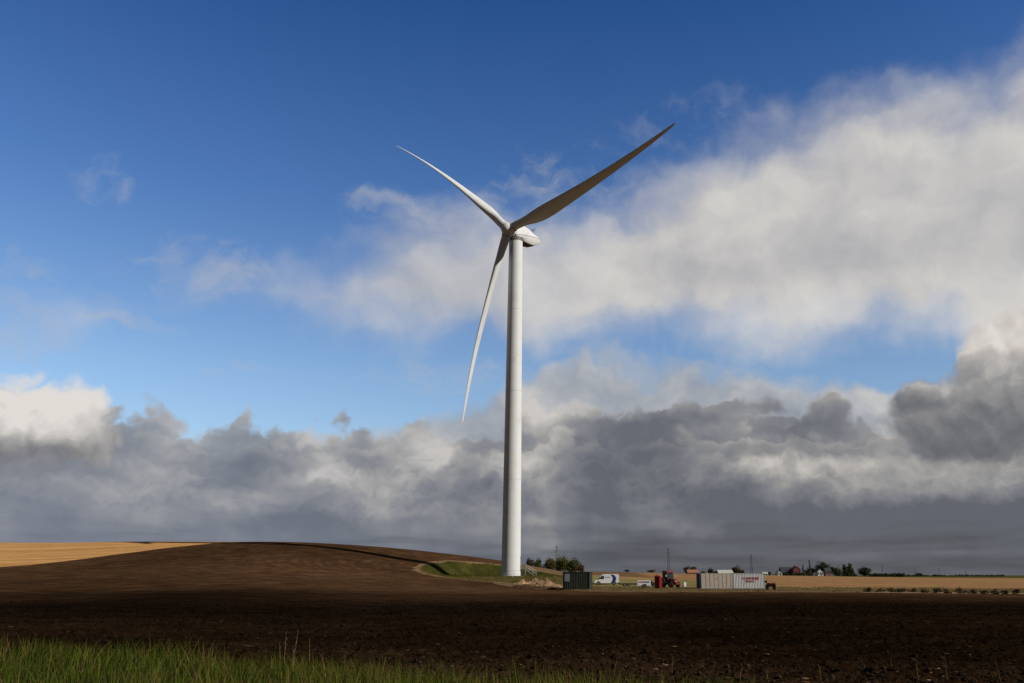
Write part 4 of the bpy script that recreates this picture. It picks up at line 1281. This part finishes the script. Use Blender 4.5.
# ---------------------------------------------------------------- white van, facing left
def van():
    Yv = 212.0; c = at(606.6, 585.6, Yv); s = hgt(594.2, 619.2, Yv) / 5.9
    root = empty('van', (c.x, Yv, gz(c.x, Yv)), 0, 'white high roofed van with a dark blue swoosh near its tail', 'van')
    root.scale = (s, s, s)
    side = [(-2.93, .38), (-2.95, .78), (-2.80, 1.05), (-2.05, 1.28), (-1.42, 2.02), (-1.05, 2.30), (-.6, 2.44), (2.0, 2.48), (2.75, 2.42), (2.90, 2.2), (2.95, .9), (2.93, .38),
            (2.2, .36), (2.16, .62), (1.95, .82), (1.62, .86), (1.34, .70), (1.24, .36), (-1.48, .36), (-1.54, .62), (-1.75, .82), (-2.08, .86), (-2.36, .7), (-2.46, .36)]
    rings = []
    for y, k in ((-.98, .95), (-1.0, .99), (-.93, 1.0), (.93, 1.0), (1.0, .99), (.98, .95)):
        pass
    mb = MB()
    def ins(p, t_):          # tumblehome: the upper side leans inwards
        return t_ * (1.0 - 0.10 * max(0, p[1] - 1.2) / 1.3)
    n = len(side)
    R0 = [(p[0], -ins(p, 1.0), p[1]) for p in side]; R1 = [(p[0], ins(p, 1.0), p[1]) for p in side]
    mb.rings([R0, R1]); body = mb.build('body', WHITE, root, bevel=0.05, smooth=True)
    for sy in (-1, 1):
        k = lambda z: sy * (1.0 - 0.10 * max(0, z - 1.2) / 1.3 + .012)
        pts = [(-1.78, 1.32), (-1.32, 1.98), (-.98, 2.08), (-.62, 2.08), (-.62, 1.32)]
        m = MB(); m.add([(p[0], k(p[1]), p[1]) for p in pts] + [(p[0], k(p[1]) - sy * .03, p[1]) for p in pts], [(0, 1, 2, 3, 4), (9, 8, 7, 6, 5)] + [(i, (i + 1) % 5, (i + 1) % 5 + 5, i + 5) for i in range(5)])
        m.build('side_window', GLASS, body)
        # blue swoosh: a crescent on the rear quarter
        cr = []
        for i in range(13):
            a = math.radians(-62 + 124 * i / 12); cr.append((.62 + 1.62 * math.cos(a), 1.42 + 1.12 * math.sin(a)))
        for i in range(13):
            a = math.radians(58 - 116 * i / 12); cr.append((.22 + 1.22 * math.cos(a), 1.40 + 1.04 * math.sin(a)))
        cr = [(x, min(max(z, .45), 2.36)) for x, z in cr]
        m = MB()
        for i in range(12):
            q = [cr[i], cr[i + 1], cr[24 - i], cr[25 - i]]
            m.add([(p[0], k(p[1]), p[1]) for p in q], [(0, 1, 2, 3)])
        m.build('stripe', mat('swoosh_blue', (0.010, 0.022, 0.13), 0.4) if sy < 0 else bpy.data.materials['swoosh_blue'], body)
    ws = MB(); ws.add([(-2.02, -.86, 1.33), (-2.02, .86, 1.33), (-1.44, .80, 2.04), (-1.44, -.80, 2.04)], [(0, 1, 2, 3)])
    ws.v = [(v[0] - .03, v[1], v[2] + .02) for v in ws.v]; ws.build('windscreen', GLASS, body)
    lettering('lettering', 'Service', .42, mat('decal_grey', (0.16, 0.18, 0.24), 0.6), body, Vector((.22, -1.0 + .06, 1.75)), Matrix.Rotation(math.pi / 2 - .04, 4, 'X'), .03)
    MB().box(-3.02, -.95, .36, -2.86, .95, .66).build('bumper', CHASS, root, bevel=.03)
    MB().box(2.9, -.95, .36, 3.02, .95, .58).build('bumper', CHASS, root, bevel=.03)
    for sy in (-1, 1):
        MB().box(-2.93, sy * .80 - .14, .82, -2.72, sy * .80 + .14, 1.04).build('headlight', GLASS, root, bevel=.03)
        MB().box(2.9, sy * .88 - .07, 1.2, 2.97, sy * .88 + .07, 1.75).build('tail_light', RED, root)
        MB().box(-1.75, min(sy * 1.0, sy * 1.22), 1.38, -1.62, max(sy * 1.0, sy * 1.22), 1.7).build('mirror', CHASS, root, bevel=.02)
    MB().box(-2.4, -.9, .26, 2.8, .9, .40).build('chassis', CHASS, root)
    for x in (-1.97, 1.70):
        for sy in (-1, 1): wheel(root, x, sy * .88, .35, .24)
van()


def low_trailer():
    Yt = 206.0; c = at(629, 585.6, Yt); L = hgt(618, 639, Yt)
    root = empty('flatbed_trailer', (c.x, Yt, gz(c.x, Yt)), 0, 'low dark empty flatbed trailer behind the white van', 'trailer')
    MB().box(-L / 2, -1.1, .52, L / 2, 1.1, .68).build('deck', mat('deck_board', (0.05, 0.035, 0.025), .8, .3, 3), root, bevel=.01)
    f = MB()
    for sy in (-.7, .7): f.box(-L / 2 + .2, sy - .06, .38, L / 2 - .1, sy + .06, .518)
    f.box(L / 2, -.05, .42, L / 2 + 1.0, .05, .52).tube((L / 2 + .8, 0, .0), (L / 2 + .8, 0, .6), .04)
    f.build('chassis', CHASS, root)
    for x in (-1.0, -.1):
        for sy in (-1, 1): wheel(root, x, sy * .95, .36, .22)
    for x, sy in ((-L / 2 + .05, -1), (-L / 2 + .05, 1)):
        MB().box(x - .03, sy * .9 - .1, .40, x + .03, sy * .9 + .1, .50).build('tail_light', RED, root)
    MB().box(-L / 2, -1.1, .685, -L / 2 + .06, 1.1, .95).build('headboard', CHASS, root)
low_trailer()


def box_trailer():
    Yt = 178.0; c = at(644, 586.9, Yt); L = hgt(637.2, 650.8, Yt)
    root = empty('small_trailer', (c.x, Yt, gz(c.x, Yt)), R(-4), 'small white box trailer with a red and blue stripe left of the red cabin', 'trailer')
    H = 1.42
    b = MB().prism([(-L / 2, .32), (-L / 2 + .05, H - .12), (-L / 2 + .2, H), (L / 2 - .2, H), (L / 2 - .03, H - .1), (L / 2, .32)], -.75, .75).build('body', WHITE, root, bevel=.03, smooth=True)
    MB().box(-L / 2 + .25, -.762, H - .46, -.1, -.74, H - .26).build('stripe', RED, b)
    MB().box(-.097, -.762, H - .46, L / 2 - .3, -.74, H - .26).build('stripe', BLUE, b)
    MB().box(-L / 2 + .1, -.70, .22, L / 2 - .1, .70, .34).build('chassis', CHASS, root)
    MB().tube((-L / 2, 0, .3), (-L / 2 - .9, 0, .32), .04).tube((-L / 2 - .75, 0, .35), (-L / 2 - .75, 0, 0), .03).build('drawbar', CHROME, root)
    for sy in (-1, 1):
        wheel(root, .1, sy * .80, .30, .18)
        MB().prism([(-.32, .36), (-.28, .60), (-.05, .69), (.25, .69), (.48, .60), (.52, .36), (.47, .36), (.43, .56), (.22, .64), (-.03, .64), (-.23, .56), (-.27, .36)], min(sy * .752, sy * .93), max(sy * .752, sy * .93)).build('mudguard', CHASS, root)
        MB().box(L / 2 - .01, sy * .6 - .07, .42, L / 2 + .03, sy * .6 + .07, .55).build('tail_light', RED, root)
box_trailer()


def dark_car():
    Yt = 190.0; c = at(648.6, 585.8, Yt); L = hgt(640.5, 657.5, Yt); s = L / 4.3
    root = empty('car', (c.x, Yt, gz(c.x, Yt)), 0, 'dark green car parked behind the small white trailer', 'car'); root.scale = (s, s, s * 1.1)
    paint = mat('car_dark_green', (0.012, 0.022, 0.018), .3, .05, 2, coat=.5)
    side = [(-2.1, .35), (-2.15, .7), (-2.0, .92), (-1.55, 1.0), (-1.0, 1.42), (.5, 1.47), (1.15, 1.05), (1.95, .9), (2.12, .62), (2.1, .35), (1.75, .33), (1.65, .62), (1.3, .68), (1.0, .6), (.95, .33), (-.95, .33), (-1.02, .6), (-1.3, .68), (-1.62, .6), (-1.7, .33)]
    mb = MB(); kk = lambda p: .86 * (1 - .22 * max(0, p[1] - .95) / .5)
    mb.rings([[(p[0], -kk(p), p[1]) for p in side], [(p[0], kk(p), p[1]) for p in side]])
    b = mb.build('body', paint, root, bevel=.04, smooth=True)
    for sy in (-1, 1):
        for q in (((-1.35, 1.02), (-.93, 1.36), (-.25, 1.40), (-.25, 1.02)), ((-.17, 1.02), (-.17, 1.40), (.45, 1.41), (.98, 1.04))):
            m = MB(); m.add([(p[0], sy * (kk(p) + .012), p[1]) for p in q], [(0, 1, 2, 3)]); m.build('side_window', GLASS, b)
        MB().box(2.02, sy * .62 - .14, .62, 2.13, sy * .62 + .14, .78).build('headlight', CHROME, root, bevel=.02)
        for x in (-1.32, 1.32): wheel(root, x, sy * .78, .31, .2)
dark_car()


def toilet():
    Yt = 165.0; c = at(658.7, 587.3, Yt); W = 0.98
    root = empty('portable_toilet', (c.x, Yt + .6, gz(c.x, Yt)), R(-31), 'tall narrow red site cabin left of the red tractor', 'cabin')
    red = mat('cabin_red', (0.15, 0.006, 0.007), .45, .06, 2)
    MB().box(-W / 2, -W / 2, .12, W / 2, W / 2, 2.12).build('wall', red, root, bevel=.04)
    MB().rings([[(-W / 2 - .02, -W / 2 - .02, 2.122), (W / 2 + .02, -W / 2 - .02, 2.122), (W / 2 + .02, W / 2 + .02, 2.122), (-W / 2 - .02, W / 2 + .02, 2.122)],
                [(-W / 2 + .15, -W / 2 + .15, 2.3), (W / 2 - .15, -W / 2 + .15, 2.3), (W / 2 - .15, W / 2 - .15, 2.3), (-W / 2 + .15, W / 2 - .15, 2.3)]]).build('roof', mat('cabin_roof', (0.20, 0.03, 0.03), .6), root)
    d = MB().box(-W / 2 + .13, -W / 2 - .03, .2, W / 2 - .13, -W / 2 - .004, 2.0).build('door', red, root, bevel=.01)
    MB().box(W / 2 - .3, -W / 2 - .06, 1.0, W / 2 - .2, -W / 2 - .032, 1.16).build('handle', CHASS, d)
    MB().box(-W / 2, -W / 2, 0, W / 2, W / 2, .118).build('skid', CHASS, root)
    MB().tube((-.35, .35, 2.2), (-.35, .35, 2.5), .05).build('vent_pipe', CHASS, root)
toilet()


def tractor():
    Yt = 180.0; c = at(669.5, 587.0, Yt)
    root = empty('tractor', (c.x, Yt, gz(c.x, Yt)), R(-60), 'red farm tractor with a dark glazed cab and red roof', 'tractor')
    red = mat('tractor_red', (0.16, 0.006, 0.012), .4, .08, 2, coat=.3)
    MB().prism([(.25, .75), (.25, 1.62), (.6, 1.72), (1.9, 1.62), (2.15, 1.45), (2.2, .8)], -.38, .38).build('bonnet', red, root, bevel=.06, smooth=True)
    MB().box(-1.0, -.28, .55, 2.05, .28, .92).build('chassis', CHASS, root, bevel=.03)
    cabp = [(-1.05, 1.25), (-1.15, 2.75), (.12, 2.78), (.38, 1.45), (.3, 1.0), (-.75, 1.0)]
    cab = MB().prism(cabp, -.72, .72).build('cab', GLASS, root, bevel=.02)
    fr = MB()
    for sy in (-.73, .73):
        fr.path([(p[0], sy, p[1]) for p in cabp + cabp[:1]], .045, 6); fr.tube((-.35, sy, 1.0), (-.4, sy, 2.76), .035)
    fr.build('cab_frame', CHASS, cab)
    MB().prism([(-1.3, 2.78), (-1.25, 3.06), (-.9, 3.2), (.05, 3.18), (.38, 3.0), (.4, 2.80)], -.82, .82).build('roof', red, root, bevel=.05, smooth=True)
    for sy in (-1, 1):
        wheel(root, -.75, sy * .95, .88, .46, .55, red, 'rear_wheel'); wheel(root, 1.55, sy * .85, .60, .36, .55, red, 'front_wheel')
        MB().prism([(-1.62, 1.25), (-1.35, 1.72), (-.85, 1.88), (-.3, 1.76), (.05, 1.35), (-.05, 1.3), (-.36, 1.67), (-.85, 1.78), (-1.3, 1.63), (-1.52, 1.22)], sy * .72 if sy > 0 else sy * 1.2, sy * 1.2 if sy > 0 else sy * .72).build('mudguard', red, root)
        MB().box(2.15, sy * .24 - .09, 1.12, 2.22, sy * .24 + .09, 1.32).build('headlight', CHROME, root, bevel=.02)
        MB().tube((.38, sy * .72, 2.2), (.55, sy * 1.12, 2.25), .02).box(.5, sy * 1.15 - .1, 2.0, .56, sy * 1.15 + .1, 2.4).build('mirror', CHROME, root)
    MB().box(2.2, -.4, .55, 2.62, .4, 1.0).build('front_weight', red, root, bevel=.04)
    MB().tube((.75, -.42, 1.6), (.75, -.42, 2.7), .05).build('exhaust', CHASS, root)
tractor()


def tank():
    Yt = 184.0; c = at(684.6, 586.3, Yt)
    root = empty('water_tank', (c.x, Yt, gz(c.x, Yt)), R(10), 'small white plastic tank standing right of the red tractor', 'tank')
    w = mat('tank_white', (0.62, 0.62, 0.58), .4, .04, 3)
    MB().box(-.28, -.3, .1, .28, .3, .98).build('vessel', w, root, bevel=.07, smooth=True)
    MB().lathe([(.12, .985), (.12, 1.07), (.02, 1.08)], 16).build('cap', CHASS, root)
    MB().box(-.55, -.36, 0, .36, .36, .098).build('pallet', mat('pallet_wood', (0.10, 0.07, 0.045), .85, .3, 5), root)
tank()


def quad():
    Yt = 153.0; c = at(770.8, 590.3, Yt)
    root = empty('quad_bike', (c.x, Yt, gz(c.x, Yt)), R(-12), 'black and dark red quad bike parked at the right end of the containers', 'quad bike')
    dr = mat('quad_dark_red', (0.035, 0.004, 0.006), .4, .1, 3, coat=.3)
    root.scale = (.98, .98, 1.12)
    MB().prism([(-.75, .42), (-.85, .72), (-.3, .86), (.05, .78), (.3, .98), (.72, .95), (.88, .72), (.8, .45)], -.26, .26).build('body', dr, root, bevel=.05, smooth=True)
    MB().prism([(-.65, .80), (-.6, .96), (-.2, .98), (.12, .90), (.1, .80)], -.17, .17).build('seat', BLACK, root, bevel=.04, smooth=True)
    for x in (-.58, .58):
        for sy in (-1, 1):
            wheel(root, x, sy * .43, .30, .26, .5, CHASS)
            MB().prism([(x - .38, .55), (x - .26, .70), (x, .76), (x + .26, .70), (x + .38, .55), (x + .33, .53), (x + .22, .66), (x, .715), (x - .22, .66), (x - .33, .53)], sy * .27 if sy > 0 else sy * .6, sy * .6 if sy > 0 else sy * .27).build('mudguard', dr, root)
    MB().tube((.28, 0, .9), (.12, 0, 1.28), .03).tube((.1, -.4, 1.28), (.1, .4, 1.28), .022).tube((.1, -.44, 1.28), (.1, -.28, 1.28), .035).tube((.1, .28, 1.28), (.1, .44, 1.28), .035).build('handlebar', BLACK, root)
    for x0, x1, z in ((-.95, -.45, 1.02), (.5, .95, 1.08)):
        r = MB()
        for i in range(5): y = -.3 + .15 * i; r.tube((x0, y, z), (x1, y, z), .014, n=5)
        r.tube((x0, -.3, z), (x0, .3, z), .018, n=5).tube((x1, -.3, z), (x1, .3, z), .018, n=5).tube(((x0 + x1) / 2, 0, z), ((x0 + x1) / 2, 0, .85), .02)
        r.build('luggage_rack', BLACK, root)
    MB().box(.84, -.12, .78, .92, .12, .90).build('headlight', CHROME, root, bevel=.02)
    MB().box(-.95, -.28, 1.05, -.5, .28, 1.32).build('cargo_box', BLACK, root, bevel=.04)
quad()


# ---------------------------------------------------------------- far houses and barns
ROOF_O = mat('roof_orange_tile', (0.27, 0.115, 0.065), .8, .15, .8); WALL_O = mat('wall_ochre', (0.26, 0.15, 0.09), .9, .1, .8)
ROOF_P = mat('roof_pale_sheet', (0.40, 0.40, 0.34), .6, .08, .5); ROOF_D = mat('roof_slate', (0.03, 0.032, 0.04), .7, .2, .8)
BRICK = mat('wall_red_brick', (0.15, 0.035, 0.024), .9, .15, 1.5); PLAST = mat('wall_white_plaster', (0.50, 0.49, 0.46), .8, .05, 1)
DIMW = mat('wall_dark_board', (0.06, 0.05, 0.045), .9, .1, 1)


def house(name, label, Y, x0, x1, yt, yb, wallm, roofm, ridge='x', eave=.45, rz=0.0, depth=8.0, chimney=None, cat='house', nwin=3, group=None):
    l, r, tp = at(x0, yb, Y), at(x1, yb, Y), at((x0 + x1) / 2, yt, Y)
    cx, zb = (l.x + r.x) / 2, min(l.z, gz((l.x + r.x) / 2, Y))
    W = r.x - l.x; H = tp.z - zb; he = H * eave
    root = empty(name, (cx, Y + depth / 2, zb), rz, label, cat, group)
    w = MB(); rf = MB(); D = depth
    w.box(-W / 2, -D / 2, -.5, W / 2, D / 2, he)
    if ridge == 'x':
        w.prism([(-D / 2, he + .002), (0, H - .12), (D / 2, he + .002)], -W / 2, W / 2, 'x')
        o = .35
        rf.prism([(-D / 2 - o, he - .12), (0, H), (D / 2 + o, he - .12), (D / 2 + o, he - .28), (0, H - .2), (-D / 2 - o, he - .28)], -W / 2 - o, W / 2 + o, 'x')
    else:
        w.prism([(-W / 2, he + .002), (0, H - .12), (W / 2, he + .002)], -D / 2, D / 2, 'y')
        o = .35
        rf.prism([(-W / 2 - o, he - .12), (0, H), (W / 2 + o, he - .12), (W / 2 + o, he - .28), (0, H - .2), (-W / 2 - o, he - .28)], -D / 2 - o, D / 2 + o, 'y')
    wl = w.build('wall', wallm, root); rr = rf.build('roof', roofm, root)
    for i in range(nwin):
        x = -W / 2 + W * (i + .5) / nwin
        MB().box(x - .5, -D / 2 - .05, he * .35, x + .5, -D / 2 + .02, he * .8).build('window', GLASS, root)
    MB().box(W * .12 - .45, -D / 2 - .06, 0, W * .12 + .45, -D / 2 + .02, min(2.1, he * .8)).build('door', DIMW, root)
    if chimney:
        MB().box(chimney * W - .5, -.5, H - .8, chimney * W + .5, .5, H + 1.1).build('chimney', BRICK, rr)
    return root


house('farmhouse', 'low farmhouse with an orange tiled roof under the domed tree', 700, 688, 698.5, 569.6, 574.6, WALL_O, ROOF_O, 'x', .42, group=None)
house('barn', 'long barn with a pale cream roof above the beige container', 680, 719, 733.5, 569.8, 575, DIMW, ROOF_P, 'x', .30, depth=14, cat='barn')
house('house', 'small cream house left of the white houses at the slate barn', 800, 763.5, 768, 572, 576, PLAST, ROOF_P, 'x', .6, nwin=2)
house('house', 'small pale grey house in the dip before the slate barn', 810, 771.5, 774.8, 572.6, 576, PLAST, ROOF_D, 'x', .6, nwin=1)
house('house', 'bright white gabled house at the left end of the slate barn', 815, 778, 782.2, 570.6, 576, PLAST, ROOF_D, 'y', .82, nwin=2)
house('barn', 'long dark barn with a slate roof left of the red gable', 845, 782.5, 796, 567, 576, DIMW, ROOF_D, 'x', .42, depth=16, cat='barn', nwin=4)
house('house', 'red brick gabled house at the right end of the slate barn', 838, 793.8, 801, 566.2, 576, BRICK, BRICK, 'y', .62, depth=12, chimney=-.1)
house('farmhouse', 'pale gabled farmhouse under the tallest farm tree', 835, 818, 823.5, 568.6, 576, PLAST, ROOF_D, 'y', .6)
house('farmhouse', 'pinkish farmhouse between dark trees right of the pale gable', 838, 826, 831.5, 567.8, 576, mat('wall_pink_plaster', (0.20, 0.12, 0.10), .9), ROOF_D, 'x', .6)


# ---------------------------------------------------------------- power pylons
def pylon():
    root = empty('power_pylon', (0, 0, 0), 0, '', 'power pylon', 'power pylons beyond the fields')
    st = mat('pylon_steel', (0.06, 0.055, 0.055), .7, .1, 1)
    H = 30.0; m = MB()
    w = lambda z: 1.25 * (1 - z / H) + .38
    for sx in (-1, 1):
        for sy in (-1, 1):
            m.tube((sx * w(0), sy * w(0), -1), (sx * w(H), sy * w(H), H), .20, .14, 5)
    for k in range(12):
        z, z2 = k * H / 12, (k + 1) * H / 12
        for a, b in (((-1, -1), (1, -1)), ((1, 1), (-1, 1)), ((-1, 1), (-1, -1)), ((1, -1), (1, 1))):
            m.tube((a[0] * w(z), a[1] * w(z), z), (b[0] * w(z2), b[1] * w(z2), z2), .10, n=4)
    m.build('lattice_mast', st, root)
    for z, L in ((H - 1.2, 1.7), (H - 5.4, 3.2)):
        a = MB(); a.tube((-L, 0, z), (L, 0, z), .14, n=5).tube((-L, 0, z), (0, 0, z + 1.1), .08, n=4).tube((L, 0, z), (0, 0, z + 1.1), .08, n=4)
        for s in (-1, 1): a.tube((s * L * .95, 0, z), (s * L * .95, 0, z - .9), .09, n=5)
        a.build('crossarm', st, root)
    return root


P0 = pylon(); first = True
for px_, Y_, yt, lab in ((669, 900, 548.5, 'tallest dark power pylon, rising right behind the red tractor'), (752, 1150, 554.5, 'thin power pylon above the white container with red lettering'),
                         (556.5, 950, 546, 'dark power pylon rising from the clump of trees beside the turbine'), (883, 2300, 565, 'faint distant pylon above the long low hedge'),
                         (916, 2600, 568, 'very small distant pylon above the tiny horizon tree'), (939.5, 2500, 568, 'thin distant pylon over the open stubble, left of the faintest one'), (966, 3000, 569.5, 'faintest and farthest pylon on the right horizon')):
    if first: root = P0; first = False
    else:
        root = P0.copy(); COL.objects.link(root)
        for ch in list(P0.children):
            c_ = ch.copy(); COL.objects.link(c_); c_.parent = root
    b = at(px_, 576, Y_); z = gz(b.x, b.y); tp = at(px_, yt, Y_)
    root.location = (b.x, b.y, z - .5); s = (tp.z - z + .5) / 30.0
    root.scale = (s, s, s); root['label'] = lab; root['category'] = 'power pylon'; root['group'] = 'power pylons beyond the fields'
print('faces', sum(len(o.data.polygons) for o in S.objects if o.type == 'MESH'))
